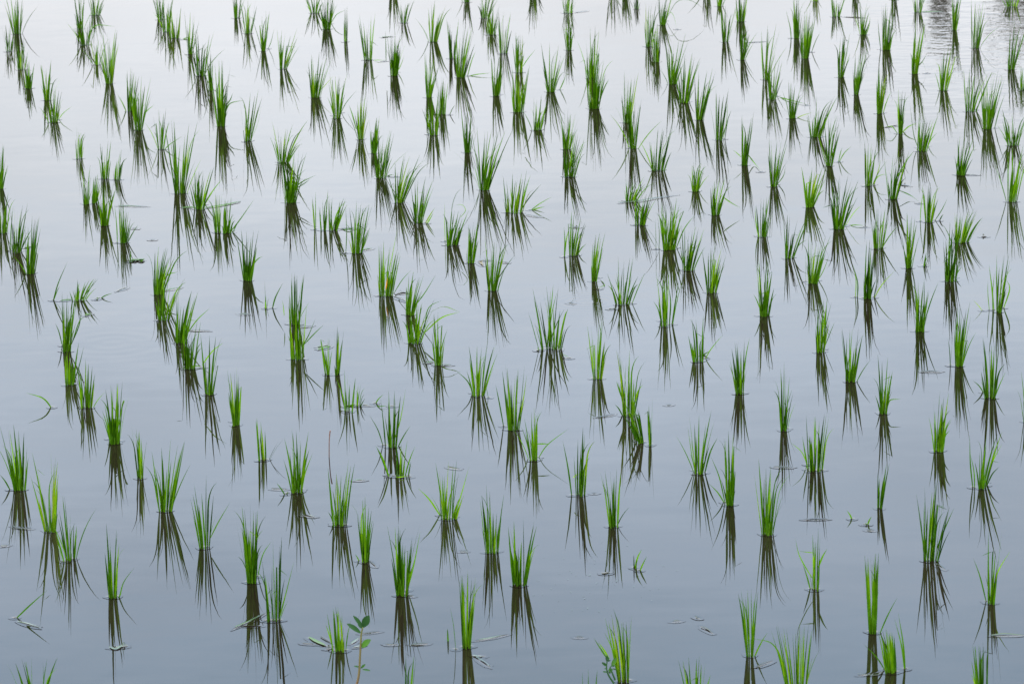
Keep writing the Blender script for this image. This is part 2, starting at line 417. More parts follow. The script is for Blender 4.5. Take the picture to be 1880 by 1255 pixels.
    (0.562, 18.79, 0.006, -0.008, 0.016, 0.075, 6, [], 'short sparse rice clump standing upright, at 62% across and 1% down the photo'),
    (0.581, 17.877, 0.011, -0.014, 0.036, 0.174, 14, [], 'rice clump standing upright, at 63% across and 7% down the photo'),
    (0.6, 17.527, 0.012, -0.011, 0.017, 0.143, 12, [], 'narrow rice clump standing upright, at 64% across and 9% down the photo'),
    (0.655, 18.379, 0.009, -0.011, 0.041, 0.141, 10, [[(0.017, 0.1, -0.004), (0.065, 0.1, 0.076), (0.115, 0.1, 0.086), (0.161, 0.1, 0.062), (0.188, 0.1, 0.032)], [(0.017, 0.0, 0.035), (0.043, 0.0, 0.049), (0.059, -0.115, 0.004)]], 'rice clump with a thin blade arching over in a hoop, at 65% across, 4% down'),
    (0.642, 17.04, 0.01, -0.015, 0.066, 0.183, 15, [], 'thick rice clump standing upright, at 66% across and 12% down the photo'),
    (0.674, 16.648, 0.012, -0.013, 0.05, 0.182, 14, [[(0.018, 0.026, -0.004), (0.029, 0.026, 0.027), (0.042, 0.026, 0.048)]], 'rice clump standing upright, at 67% across and 15% down the photo'),
    (0.715, 16.313, 0.01, -0.011, 0.054, 0.178, 15, [], 'thick rice clump standing upright, at 68% across and 17% down the photo'),
    (0.767, 15.924, 0.009, -0.008, 0.033, 0.177, 12, [[(0.024, 0.01, -0.004), (0.035, 0.01, 0.067), (0.05, 0.01, 0.108)], [(0.018, 0.011, -0.004), (0.032, 0.011, 0.067), (0.038, 0.011, 0.154)]], 'narrow rice clump standing upright, at 70% across and 20% down the photo'),
    (0.896, 17.95, 0.009, -0.016, 0.038, 0.155, 11, [], 'rice clump standing upright, at 71% across and 6% down the photo'),
    (0.941, 17.532, 0.007, -0.004, 0.035, 0.151, 12, [], 'rice clump standing upright, at 72% across and 9% down the photo'),
    (0.986, 18.422, 0.014, -0.019, 0.031, 0.126, 13, [], 'rice clump standing upright, at 72% across and 3% down the photo'),
    (0.916, 18.814, 0.008, -0.013, 0.014, 0.081, 7, [], 'short sparse rice clump standing upright, at 70% across and 1% down the photo'),
    (0.445, 16.29, 0.013, -0.013, 0.034, 0.178, 13, [], 'rice clump standing upright, at 61% across and 18% down the photo'),
    (0.451, 15.805, 0.01, -0.02, 0.023, 0.187, 13, [], 'narrow rice clump standing upright, at 62% across and 22% down the photo'),
    (0.212, 15.819, 0.011, -0.013, 0.042, 0.138, 13, [], 'rice clump standing upright, at 55% across and 22% down the photo'),
    (0.128, 19.245, 0.015, -0.03, 0.043, 0.156, 12, [], 'rice clump standing upright, standing past the top edge, 52% across the photo'),
    (0.469, 19.126, 0.014, -0.023, 0.031, 0.155, 9, [], 'rice clump standing upright, standing past the top edge, 60% across the photo'),
    (0.524, 19.137, 0.011, -0.017, 0.025, 0.152, 9, [], 'rice clump standing upright, standing past the top edge, 61% across the photo'),
    (0.875, 19.09, 0.013, -0.021, 0.027, 0.152, 9, [], 'rice clump standing upright, standing past the top edge, 69% across the photo'),
    (0.836, 15.464, 0.01, -0.011, 0.029, 0.178, 12, [[(0.013, 0.0, 0.037), (0.035, 0.0, 0.007), (0.051, -0.129, 0.004)], [(-0.011, 0.0, 0.028), (-0.024, 0.0, 0.041), (-0.04, 0.0, 0.055)]], 'rice clump with one blade drooping down to the water, at 73% across, 24% down'),
    (0.524, 15.403, 0.021, -0.032, 0.06, 0.159, 14, [], 'rice clump opened like a fan of thin blades, at 64% across, 25% down'),
    (0.214, 15.328, 0.016, -0.023, 0.055, 0.146, 14, [[(0.019, 0.0, 0.047), (0.045, 0.0, 0.101), (0.055, 0.0, 0.136)]], 'wide-spread rice clump standing upright, at 56% across and 26% down the photo'),
    (1.011, 17.098, 0.009, -0.011, 0.041, 0.203, 12, [], 'tall rice clump standing upright, at 75% across and 12% down the photo'),
    (1.009, 16.679, 0.01, -0.016, 0.045, 0.153, 13, [[(0.022, 0.068, -0.004), (0.058, -0.028, 0.004), (0.122, -0.133, 0.004)]], 'rice clump with a blade fallen flat to the right, at 75% across, 15% down'),
    (1.193, 17.994, 0.01, -0.017, 0.02, 0.181, 12, [[(-0.023, 0.003, -0.004), (-0.027, 0.003, 0.043), (-0.043, 0.003, 0.113)]], 'rice clump with a lone leaning blade at its left, at 78% across, 6% down'),
    (1.194, 17.532, 0.012, -0.018, 0.035, 0.185, 15, [[(0.035, 0.137, -0.004), (0.052, 0.137, 0.042), (0.072, 0.137, 0.081)]], 'thick rice clump standing upright, at 79% across and 9% down the photo'),
    (1.331, 18.885, 0.01, -0.013, 0.017, 0.09, 8, [], 'short sparse rice clump standing upright, at 80% across and 0% down the photo'),
    (1.389, 18.49, 0.014, -0.02, 0.035, 0.106, 11, [], 'short wide-spread rice clump standing upright, at 82% across and 2% down the photo'),
    (1.301, 17.108, 0.008, -0.008, 0.044, 0.167, 11, [], 'rice clump standing upright, at 82% across and 11% down the photo'),
    (1.464, 18.042, 0.006, -0.009, 0.042, 0.138, 10, [[(0.016, -0.002, -0.004), (0.028, -0.002, 0.034), (0.033, -0.002, 0.075)]], 'rice clump standing upright, at 84% across and 5% down the photo'),
    (1.516, 19.041, 0.01, -0.022, 0.02, 0.158, 8, [], 'sparse rice clump standing upright, standing past the top edge, 84% across the photo'),
    (1.333, 16.74, 0.007, -0.012, 0.036, 0.177, 13, [], 'rice clump standing upright, at 84% across and 14% down the photo'),
    (1.53, 17.678, 0.014, -0.018, 0.033, 0.187, 15, [[(-0.019, 0.018, -0.004), (-0.026, 0.018, 0.06), (-0.031, 0.018, 0.122)]], 'thick rice clump standing upright, at 87% across and 7% down the photo'),
    (1.668, 18.876, 0.011, -0.017, 0.019, 0.15, 9, [], 'rice clump standing upright, at 87% across and 0% down the photo'),
    (1.739, 18.548, 0.012, -0.021, 0.026, 0.107, 10, [], 'short rice clump standing upright, at 90% across and 2% down the photo'),
    (1.595, 17.147, 0.01, -0.011, 0.045, 0.198, 15, [[(0.013, 0.0, 0.027), (0.032, 0.0, 0.049), (0.052, 0.0, 0.082)], [(0.016, 0.0, 0.033), (0.032, 0.0, 0.043), (0.048, 0.002, 0.004)]], 'rice clump with two short blades bent out at its side, at 89% across, 11% down'),
    (1.848, 18.109, 0.008, -0.016, 0.036, 0.165, 14, [], 'rice clump standing upright, at 93% across and 4% down the photo'),
    (1.889, 17.681, 0.013, -0.017, 0.039, 0.189, 14, [], 'rice clump standing upright, at 95% across and 7% down the photo'),
    (2.148, 18.635, 0.016, -0.033, 0.032, 0.071, 11, [], 'short wide-spread rice clump standing upright, at 99% across and 1% down the photo'),
    (1.671, 16.786, 0.008, -0.009, 0.05, 0.172, 13, [], 'rice clump standing upright, at 92% across and 13% down the photo'),
    (1.976, 17.191, 0.011, -0.01, 0.052, 0.193, 13, [], 'rice clump standing upright, at 99% across and 10% down the photo'),
    (1.972, 16.751, 0.01, -0.017, 0.015, 0.119, 9, [], 'rice clump standing upright, at 100% across and 13% down the photo'),
    (1.729, 16.359, 0.018, -0.021, 0.067, 0.168, 16, [[(0.023, 0.025, -0.004), (0.044, 0.025, 0.037), (0.072, 0.025, 0.105)]], 'thick wide-spread rice clump leaning slightly right, at 95% across and 16% down the photo'),
    (1.757, 16.02, 0.013, -0.019, 0.052, 0.204, 20, [[(0.028, 0.01, -0.004), (0.044, 0.01, 0.062), (0.067, 0.01, 0.129)]], 'tall thick rice clump standing upright, at 96% across and 19% down the photo'),
    (1.39, 16.357, 0.007, -0.012, 0.032, 0.176, 14, [[(0.016, 0.012, -0.004), (0.028, 0.012, 0.037), (0.045, 0.012, 0.079)]], 'rice clump standing upright, at 86% across and 17% down the photo'),
    (1.06, 16.3, 0.008, -0.009, 0.032, 0.142, 10, [[(0.011, 0.004, -0.004), (0.042, 0.004, 0.009), (0.077, 0.004, 0.019)], [(0.013, 0.026, -0.004), (0.028, 0.026, 0.052), (0.049, 0.026, 0.084)]], 'rice clump standing upright, at 77% across and 17% down the photo'),
    (1.119, 15.936, 0.015, -0.022, 0.059, 0.146, 14, [[(0.029, 0.01, -0.004), (0.044, 0.01, 0.067), (0.057, 0.01, 0.108)]], 'rice clump loose, pale, its blades spread wide, at 80% across, 20% down'),
    (1.434, 15.965, 0.006, -0.013, 0.025, 0.165, 9, [[(0.007, 0.025, -0.004), (0.033, 0.025, 0.02), (0.064, 0.025, 0.032)], [(-0.008, 0.001, -0.004), (-0.03, 0.001, 0.026), (-0.053, 0.001, 0.024)]], 'narrow rice clump standing upright, at 88% across and 20% down the photo'),
    (1.478, 15.641, 0.014, -0.014, 0.043, 0.129, 14, [[(0.032, 0.085, -0.004), (0.047, 0.085, 0.025), (0.067, 0.085, 0.048)], [(-0.003, 0.063, -0.004), (-0.02, 0.063, 0.051), (-0.033, 0.063, 0.163)]], 'rice clump standing upright, at 90% across and 22% down the photo'),
    (1.815, 15.704, 0.015, -0.023, 0.044, 0.124, 14, [], 'wide-spread rice clump standing upright, at 99% across and 21% down the photo'),
    (1.133, 15.419, 0.007, -0.013, 0.041, 0.17, 11, [[(0.04, 0.069, -0.004), (0.06, 0.069, 0.03), (0.086, 0.069, 0.054)], [(0.003, 0.098, -0.004), (0.018, 0.098, 0.1), (0.038, 0.098, 0.16)], [(0.037, 0.057, -0.004), (0.045, 0.057, 0.033), (0.051, 0.057, 0.052)]], 'rice clump ragged, with loose blades to the right, at 81% across, 24% down'),
    (1.241, 15.065, 0.011, -0.01, 0.021, 0.149, 10, [[(0.016, 0.008, -0.004), (0.036, 0.008, 0.029), (0.067, 0.008, 0.038)], [(0.022, 0.019, -0.004), (0.036, 0.019, 0.041), (0.046, 0.019, 0.085)]], 'narrow rice clump standing upright, at 85% across and 27% down the photo'),
    (1.304, 14.839, 0.012, -0.012, 0.062, 0.166, 12, [[(0.007, 0.0, 0.055), (0.047, 0.0, 0.127), (0.076, 0.0, 0.165)], [(0.026, 0.0, 0.028), (0.062, 0.0, 0.011), (0.088, -0.084, 0.004)]], 'rice clump with one blade bent down to the right, at 87% across, 29% down'),
    (1.575, 15.205, 0.008, -0.013, 0.052, 0.126, 12, [[(-0.012, 0.013, -0.004), (-0.007, 0.013, 0.059), (0.0, 0.013, 0.138)]], 'wide-spread rice clump leaning slightly right, at 94% across and 26% down the photo'),
    (1.703, 14.752, 0.014, -0.014, 0.05, 0.199, 11, [], 'tall rice clump standing upright, at 99% across and 29% down the photo'),
    (0.915, 15.088, 0.01, -0.013, 0.037, 0.159, 13, [[(0.014, 0.034, -0.004), (0.038, 0.034, 0.029), (0.046, 0.034, 0.063)]], 'rice clump standing upright, at 75% across and 27% down the photo'),
    (1.014, 14.735, 0.008, -0.01, 0.061, 0.136, 15, [], 'thick wide-spread rice clump leaning slightly right, at 79% across and 30% down the photo'),
    (1.086, 14.389, 0.015, -0.018, 0.064, 0.169, 18, [[(0.025, 0.04, -0.004), (0.058, 0.04, 0.046), (0.085, 0.04, 0.072)], [(0.031, 0.057, -0.004), (0.062, 0.033, 0.004), (0.09, 0.015, 0.004)]], 'rice clump splayed right with one blade lying level, at 82% across, 33% down'),
    (1.392, 14.465, 0.01, -0.014, 0.032, 0.127, 13, [[(-0.025, 0.013, -0.004), (-0.022, 0.013, 0.054), (-0.013, 0.013, 0.111)], [(0.022, 0.019, -0.004), (0.048, 0.019, 0.037), (0.066, 0.019, 0.075)], [(0.037, 0.013, -0.004), (0.045, 0.013, 0.013), (0.052, 0.013, 0.022)]], 'rice clump standing upright, at 91% across and 32% down the photo'),
    (0.894, 13.973, 0.01, -0.007, 0.053, 0.137, 12, [[(0.013, 0.009, -0.004), (0.035, 0.009, 0.039), (0.064, 0.009, 0.058)]], 'rice clump leaning slightly right, at 77% across and 38% down the photo'),
    (0.945, 13.614, 0.012, -0.012, 0.043, 0.147, 18, [[(0.02, 0.037, -0.004), (0.041, 0.037, 0.035), (0.059, 0.037, 0.084)], [(-0.018, 0.021, -0.004), (-0.019, 0.021, 0.049), (-0.017, 0.021, 0.108)]], 'thick rice clump standing upright, at 79% across and 41% down the photo'),
    (1.191, 14.086, 0.014, -0.023, 0.029, 0.129, 13, [], 'rice clump standing upright, at 86% across and 36% down the photo'),
    (1.264, 13.797, 0.009, -0.014, 0.037, 0.163, 14, [], 'rice clump standing upright, at 89% across and 39% down the photo'),
    (1.315, 13.821, 0.008, 0.002, 0.035, 0.05, 4, [], 'rice seedling tiny, only a few short slanting blades, at 90% across, 39% down'),
    (1.463, 14.145, 0.02, -0.012, 0.072, 0.105, 16, [], 'rice clump behind another, sweeping hard to the right, at 94% across, 35% down'),
    (1.377, 13.601, 0.016, -0.016, 0.04, 0.176, 17, [[(0.02, 0.046, -0.004), (0.03, 0.046, 0.018), (0.042, 0.046, 0.033)]], 'rice clump dense, in front of a sweeping one, at 93% across, 41% down'),
    (1.483, 13.18, 0.007, -0.004, 0.032, 0.169, 12, [[(-0.026, 0.021, -0.004), (-0.031, 0.021, 0.05), (-0.031, 0.021, 0.094)], [(-0.012, 0.019, -0.004), (-0.019, 0.019, 0.072), (-0.028, 0.019, 0.142)], [(-0.016, 0.02, -0.004), (-0.016, 0.02, 0.059), (-0.011, 0.02, 0.117)], [(0.019, 0.044, -0.004), (0.038, 0.044, 0.058), (0.029, 0.044, 0.087)]], 'narrow rice clump standing upright, at 98% across and 46% down the photo'),
    (1.098, 13.391, 0.012, -0.008, 0.019, 0.176, 13, [[(0.023, 0.007, -0.004), (0.049, 0.007, 0.041), (0.089, 0.007, 0.085)], [(-0.033, 0.018, -0.004), (-0.031, 0.018, 0.054), (-0.04, 0.018, 0.103)], [(-0.027, 0.017, -0.004), (-0.026, 0.017, 0.045), (-0.038, 0.017, 0.098)], [(0.024, 0.013, -0.004), (0.03, 0.013, 0.027), (0.039, 0.013, 0.071)]], 'rice clump with two lone blades at its left, at 85% across, 44% down'),
    (1.221, 12.955, 0.014, -0.018, 0.028, 0.162, 13, [[(0.015, 0.0, 0.028), (0.034, 0.0, 0.091), (0.057, 0.0, 0.151)]], 'rice clump standing upright, at 90% across and 48% down the photo'),
    (1.423, 13.341, 0.001, -0.003, 0.002, 0.004, 0, [[(0.014, -0.145, -0.004), (-0.001, -0.145, 0.017), (-0.018, -0.145, 0.035)]], 'green rice shoot, a single blade lying low, at 95% across and 44% down the photo'),
    (0.906, 12.727, 0.011, -0.023, 0.036, 0.151, 15, [[(0.013, 0.033, -0.004), (0.034, 0.033, 0.05), (0.046, 0.033, 0.08)]], 'thick rice clump standing upright, at 80% across and 51% down the photo'),
    (0.769, 13.193, 0.015, -0.013, 0.031, 0.176, 15, [[(-0.013, 0.0, 0.024), (-0.021, 0.0, 0.048), (-0.031, 0.0, 0.068)]], 'thick rice clump standing upright, at 75% across and 46% down the photo'),
    (0.831, 14.299, 0.013, -0.013, 0.037, 0.138, 10, [[(-0.013, 0.012, -0.004), (-0.021, 0.012, 0.047), (-0.023, 0.012, 0.099)]], 'rice clump standing upright, at 74% across and 35% down the photo'),
    (1.293, 12.526, 0.009, -0.01, 0.033, 0.178, 16, [[(-0.023, 0.002, -0.004), (-0.025, 0.002, 0.042), (-0.03, 0.002, 0.083)], [(-0.022, 0.002, -0.004), (-0.019, 0.002, 0.042), (-0.017, 0.002, 0.079)]], 'thick rice clump standing upright, at 94% across and 53% down the photo'),
    (0.967, 12.373, 0.012, -0.02, 0.031, 0.157, 14, [], 'rice clump parting into two stems, at 83% across and 56% down the photo'),
    (1.344, 12.153, 0.013, -0.039, 0.021, 0.17, 17, [[(-0.01, 0.063, -0.004), (-0.022, 0.063, 0.017), (-0.041, 0.063, 0.035)]], 'thick rice clump standing upright, at 97% across and 58% down the photo'),
    (-1.704, 14.609, 0.015, -0.013, 0.035, 0.129, 14, [], 'rice clump standing upright, at 0% across and 34% down the photo'),
    (-1.624, 14.305, 0.011, -0.007, 0.053, 0.154, 13, [[(-0.02, 0.023, -0.004), (-0.016, 0.023, 0.066), (-0.005, 0.023, 0.15)], [(0.011, 0.02, -0.004), (0.034, 0.02, 0.042), (0.053, 0.02, 0.074)]], 'rice clump standing upright, at 2% across and 37% down the photo'),
    (-1.547, 13.993, 0.011, -0.003, 0.052, 0.174, 15, [], 'thick rice clump standing upright, at 3% across and 40% down the photo'),
    (-1.459, 15.05, 0.007, -0.008, 0.023, 0.127, 9, [], 'rice clump standing upright, at 8% across and 30% down the photo'),
    (-1.435, 15.059, 0.007, 0.001, 0.028, 0.1, 8, [], 'short sparse rice clump standing upright, at 9% across and 30% down the photo'),
    (-1.367, 14.694, 0.01, -0.008, 0.041, 0.136, 15, [], 'thick rice clump standing upright, at 10% across and 33% down the photo'),
    (-1.281, 14.417, 0.009, -0.005, 0.038, 0.141, 11, [[(-0.019, 0.002, -0.004), (-0.019, 0.002, 0.061), (-0.023, 0.002, 0.125)]], 'rice clump with one separate thin blade at its left, at 12% across, 35% down'),
    (-1.237, 14.133, 0.003, 0.003, 0.015, 0.044, 3, [], 'green rice seedling, a tiny shoot beside floating weed, at 13% across, 38% down'),
    (-1.062, 14.918, 0.011, -0.015, 0.058, 0.14, 15, [[(0.014, 0.078, -0.004), (0.045, 0.078, 0.046), (0.08, 0.078, 0.089)]], 'thick wide-spread rice clump standing upright, at 19% across and 31% down the photo'),
    (-0.975, 14.546, 0.009, -0.018, 0.012, 0.135, 9, [], 'narrow rice clump standing upright, at 21% across and 34% down the photo'),
    (-0.945, 14.532, 0.011, -0.006, 0.038, 0.118, 12, [[(0.011, 0.031, -0.004), (0.043, 0.031, 0.035), (0.094, 0.031, 0.105)], [(0.019, -0.002, -0.004), (0.035, -0.002, 0.028), (0.047, -0.002, 0.047)]], 'rice clump standing upright, at 22% across and 34% down the photo'),
    (-0.839, 13.825, 0.011, -0.013, 0.046, 0.149, 17, [[(0.015, 0.0, 0.043), (0.035, 0.0, 0.067), (0.052, 0.0, 0.077)]], 'thick rice clump standing upright, at 24% across and 41% down the photo'),
    (-1.437, 13.604, 0.004, 0.001, 0.01, 0.02, 0, [[(0.0, 0.0, -0.004), (0.02, 0.0, 0.056), (0.052, 0.0, 0.124)], [(0.001, -0.0, -0.004), (0.012, -0.0, 0.024), (0.024, -0.0, 0.047)]], 'green rice shoot, a lone thin leaning blade, at 5% across and 44% down the photo'),
    (-1.358, 13.597, 0.013, -0.003, 0.066, 0.071, 10, [[(0.007, -0.001, -0.004), (0.036, -0.001, 0.033), (0.066, -0.001, 0.068)]], 'rice clump loose slanting blades behind a larger clump, at 8% across, 44% down'),
    (-1.292, 13.619, 0.009, -0.006, 0.011, 0.004, 0, [[(0.0, 0.0, -0.004), (0.018, 0.0, 0.008), (0.043, 0.0, 0.016)], [(-0.001, 0.0, -0.004), (-0.005, -0.013, 0.004), (-0.009, -0.016, 0.004)]], 'green rice shoot, a lone blade lying almost flat, at 10% across, 44% down'),
    (-1.114, 13.659, 0.01, -0.003, 0.069, 0.147, 16, [[(0.015, 0.0, 0.036), (0.038, 0.0, 0.062), (0.068, 0.0, 0.07)]], 'thick rice clump leaning slightly right, at 15% across and 43% down the photo'),
    (-1.072, 13.311, 0.015, -0.007, 0.061, 0.129, 14, [], 'wide-spread rice clump leaning slightly right, at 16% across and 47% down the photo'),
    (-0.999, 13.014, 0.013, -0.002, 0.058, 0.149, 16, [[(0.018, 0.0, 0.02), (0.055, 0.0, 0.069), (0.095, 0.0, 0.105)]], 'rice clump ragged, one blade slanting far right, at 18% across and 50% down the photo'),
    (-1.334, 12.938, 0.011, 0.004, 0.043, 0.183, 15, [[(-0.017, 0.071, -0.004), (-0.026, 0.071, 0.043), (-0.036, 0.071, 0.069)], [(0.019, 0.0, 0.025), (0.043, 0.0, 0.089), (0.06, 0.0, 0.104)], [(0.017, 0.0, 0.021), (0.043, 0.0, 0.08), (0.053, 0.0, 0.136)]], 'thick narrow rice clump standing upright, at 6% across and 51% down the photo'),
    (-0.951, 12.693, 0.017, -0.014, 0.052, 0.147, 17, [[(-0.007, 0.026, -0.004), (0.017, 0.013, 0.004), (0.038, 0.006, 0.004)]], 'thick rice clump standing upright, at 18% across and 54% down the photo'),
    (-1.289, 12.535, 0.011, -0.004, 0.031, 0.118, 13, [[(0.011, 0.007, -0.004), (0.031, 0.007, 0.05), (0.048, 0.007, 0.112)]], 'rice clump standing upright, at 7% across and 56% down the photo'),
    (-1.215, 12.267, 0.014, -0.012, 0.034, 0.134, 15, [], 'thick rice clump standing upright, at 8% across and 60% down the photo'),
    (-0.874, 12.386, 0.011, -0.012, 0.037, 0.162, 13, [[(-0.015, 0.0, 0.087), (0.016, 0.0, 0.127), (0.047, 0.0, 0.151)], [(0.014, 0.0, 0.059), (0.028, 0.0, 0.125), (0.043, 0.0, 0.166)]], 'rice clump with a long blade crossing behind it, at 20% across, 58% down'),
    (-1.315, 12.275, 0.004, -0.001, 0.003, 0.004, 0, [[(0.002, -0.0, -0.004), (-0.022, -0.0, 0.027), (-0.07, -0.0, 0.045)], [(0.001, -0.0, -0.004), (-0.013, -0.0, 0.019), (-0.032, -0.0, 0.036)]], 'green rice shoot, a lone short bent shoot, at 5% across and 60% down the photo'),
    (-1.101, 11.869, 0.011, -0.019, 0.029, 0.161, 18, [[(-0.018, 0.048, -0.004), (-0.026, 0.048, 0.046), (-0.036, 0.048, 0.082)], [(0.01, 0.024, -0.004), (0.025, 0.024, 0.071), (0.043, 0.024, 0.128)], [(0.01, 0.0, 0.042), (0.025, 0.0, 0.109), (0.03, 0.0, 0.119), (0.024, 0.0, 0.101)], [(0.001, 0.0, 0.042), (0.012, 0.0, 0.133), (0.015, 0.0, 0.171)]], 'rice clump with one blade tip curled over, at 11% across and 65% down the photo'),
    (-1.004, 11.509, 0.008, -0.016, 0.019, 0.141, 12, [], 'rice clump standing upright, at 14% across and 70% down the photo'),
    (-0.776, 12.038, 0.007, -0.011, 0.022, 0.162, 11, [[(-0.01, 0.039, -0.004), (-0.016, 0.039, 0.032), (-0.022, 0.039, 0.077)]], 'narrow rice clump standing upright, at 23% across and 62% down the photo'),
    (-1.318, 11.42, 0.014, -0.033, 0.031, 0.168, 18, [[(-0.024, -0.001, -0.004), (-0.037, -0.001, 0.023), (-0.051, -0.001, 0.043)]], 'thick rice clump standing upright, at 2% across and 72% down the photo'),
    (-0.914, 11.185, 0.014, -0.028, 0.064, 0.184, 19, [], 'thick rice clump opened wide like a brush, at 16% across and 75% down the photo'),
    (-1.199, 11.019, 0.013, -0.035, 0.038, 0.194, 16, [], 'thick rice clump standing upright, at 5% across and 78% down the photo'),
    (-1.123, 10.757, 0.01, -0.021, 0.023, 0.163, 10, [[(-0.013, -0.02, -0.004), (-0.023, -0.02, 0.042), (-0.033, -0.02, 0.086)], [(-0.017, -0.016, -0.004), (-0.026, -0.016, 0.034), (-0.035, -0.016, 0.081)]], 'rice clump with a broad blade crossing to the left, at 7% across, 82% down'),
    (-0.791, 10.837, 0.011, -0.026, 0.028, 0.18, 10, [[(0.017, 0.0, 0.026), (0.038, 0.0, 0.066), (0.07, 0.0, 0.118)]], 'rice clump standing upright, at 20% across and 80% down the photo'),
    (-0.655, 10.526, 0.011, -0.018, 0.024, 0.193, 20, [[(-0.011, 0.0, 0.022), (-0.024, 0.0, 0.098), (-0.031, 0.0, 0.151)], [(-0.012, 0.0, 0.033), (-0.02, 0.0, 0.055), (-0.032, 0.0, 0.068)], [(0.012, 0.049, -0.004), (0.027, 0.049, 0.054), (0.049, 0.049, 0.089)]], 'thick narrow rice clump standing upright, at 25% across and 85% down the photo'),
    (-0.99, 10.428, 0.01, -0.012, 0.029, 0.176, 11, [[(0.009, 0.003, -0.004), (0.018, -0.007, 0.004), (0.029, 0.003, 0.037), (0.057, 0.003, 0.074)]], 'rice clump with one bent blade curving out to the right, at 11% across, 87% down'),
    (-1.213, 10.274, 0.002, -0.002, 0.001, 0.003, 0, [[(0.0, 0.0, -0.004), (0.04, 0.0, 0.033), (0.082, 0.0, 0.069)]], 'green rice shoot, one bare slanting blade, at 1% across and 90% down the photo'),
    (-1.096, 9.593, 0.021, -0.04, 0.037, 0.119, 10, [], 'wide-spread rice clump standing upright, cut off at the bottom edge, 3% across the photo'),
    (-0.586, 10.207, 0.018, -0.024, 0.031, 0.193, 11, [[(0.011, 0.001, -0.004), (0.028, 0.001, 0.054), (0.053, 0.001, 0.143)], [(0.014, 0.001, -0.004), (0.025, 0.001, 0.026), (0.037, 0.001, 0.05)]], 'rice clump standing upright, at 27% across and 91% down the photo'),
    (-0.421, 9.959, 0.012, -0.022, 0.015, 0.107, 9, [[(0.015, 0.002, -0.004), (0.021, 0.002, 0.038), (0.03, 0.002, 0.075)], [(-0.015, 0.033, -0.004), (-0.024, 0.033, 0.033), (-0.031, 0.033, 0.057)]], 'short rice clump short, beside the leafy stem, at 33% across and 95% down the photo'),
    (-0.281, 10.393, 0.012, -0.023, 0.035, 0.177, 17, [[(0.011, 0.036, -0.004), (0.031, 0.036, 0.07), (0.047, 0.036, 0.148)]], 'thick rice clump standing upright, at 39% across and 87% down the photo'),
    (-0.122, 9.969, 0.011, -0.013, 0.029, 0.179, 15, [[(-0.025, -0.019, -0.004), (-0.029, -0.019, 0.06), (-0.037, -0.019, 0.107)]], 'rice clump with a lone blade standing at its left, at 46% across, 95% down'),
    (-0.166, 10.021, 0.002, -0.003, 0.003, 0.031, 2, [], 'green rice seedling, a tiny thin sprig, at 44% across and 94% down the photo'),
    (-0.38, 10.683, 0.007, -0.018, 0.028, 0.167, 13, [[(-0.013, 0.006, -0.004), (-0.018, 0.006, 0.008), (-0.024, 0.006, 0.018)]], 'rice clump standing upright, at 36% across and 82% down the photo'),
    (-0.452, 11.012, 0.016, -0.014, 0.032, 0.162, 15, [[(-0.017, 0.017, -0.004), (-0.022, 0.017, 0.015), (-0.031, 0.017, 0.032)]], 'thick rice clump standing upright, at 33% across and 77% down the photo'),
    (-0.177, 11.05, 0.017, -0.02, 0.044, 0.147, 13, [[(-0.017, 0.034, -0.004), (-0.045, 0.034, 0.042), (-0.074, 0.034, 0.074)], [(0.017, 0.018, -0.004), (0.039, 0.018, 0.063), (0.059, 0.018, 0.133)]], 'rice clump with a long blade stretched out to the left, at 44% across, 76% down'),
    (-0.063, 10.744, 0.016, -0.027, 0.028, 0.16, 14, [], 'rice clump standing upright, at 48% across and 81% down the photo'),
    (-0.253, 9.554, 0.007, -0.005, 0.022, 0.118, 5, [], 'sparse narrow rice seedling standing upright, cut off at the bottom edge, 40% across the photo'),
    (0.005, 10.453, 0.014, -0.021, 0.033, 0.157, 17, [], 'thick rice clump standing upright, at 51% across and 86% down the photo'),
    (-0.577, 11.333, 0.013, -0.024, 0.035, 0.163, 15, [[(0.012, 0.023, -0.004), (0.021, 0.023, 0.042), (0.044, 0.023, 0.099)], [(-0.029, -0.021, -0.004), (-0.04, -0.021, 0.016), (-0.052, -0.021, 0.033)], [(-0.028, -0.014, -0.004), (-0.024, -0.018, 0.004), (-0.022, -0.008, 0.004)]], 'thick rice clump standing upright, at 29% across and 72% down the photo'),
    (-0.65, 14.562, 0.003, -0.017, 0.005, 0.125, 3, [], 'sparse narrow rice seedling three thin isolated blades, at 31% across and 33% down the photo'),
    (-0.622, 14.542, 0.009, -0.009, 0.026, 0.128, 6, [], 'sparse rice clump standing upright, at 32% across and 34% down the photo'),
    (-0.591, 14.539, 0.012, -0.001, 0.059, 0.113, 13, [[(0.018, 0.02, -0.004), (0.052, -0.013, 0.004), (0.079, 0.013, 0.004)]], 'rice clump slanting, with flat dark litter beside it, at 32% across, 34% down'),
    (-0.501, 14.187, 0.011, -0.007, 0.052, 0.168, 16, [[(-0.035, 0.003, -0.004), (-0.03, 0.003, 0.071), (-0.031, 0.003, 0.159)], [(0.015, 0.025, -0.004), (0.031, 0.025, 0.032), (0.046, 0.025, 0.069)]], 'thick rice clump standing upright, at 35% across and 37% down the photo'),
    (-0.193, 14.27, 0.017, -0.014, 0.063, 0.111, 15, [[(0.005, 0.0, 0.069), (0.006, 0.0, 0.125), (0.021, 0.0, 0.171), (0.041, 0.0, 0.19)], [(0.033, 0.0, 0.092), (0.05, 0.0, 0.115), (0.039, 0.0, 0.134), (0.014, 0.0, 0.133)], [(-0.02, 0.061, -0.004), (-0.02, 0.061, 0.066), (-0.018, 0.061, 0.131)]], 'rice clump with two blades looped over at the top, at 44% across, 36% down'),
    (-0.13, 14.004, 0.01, -0.005, 0.036, 0.126, 13, [], 'rice clump standing upright, at 46% across and 38% down the photo'),
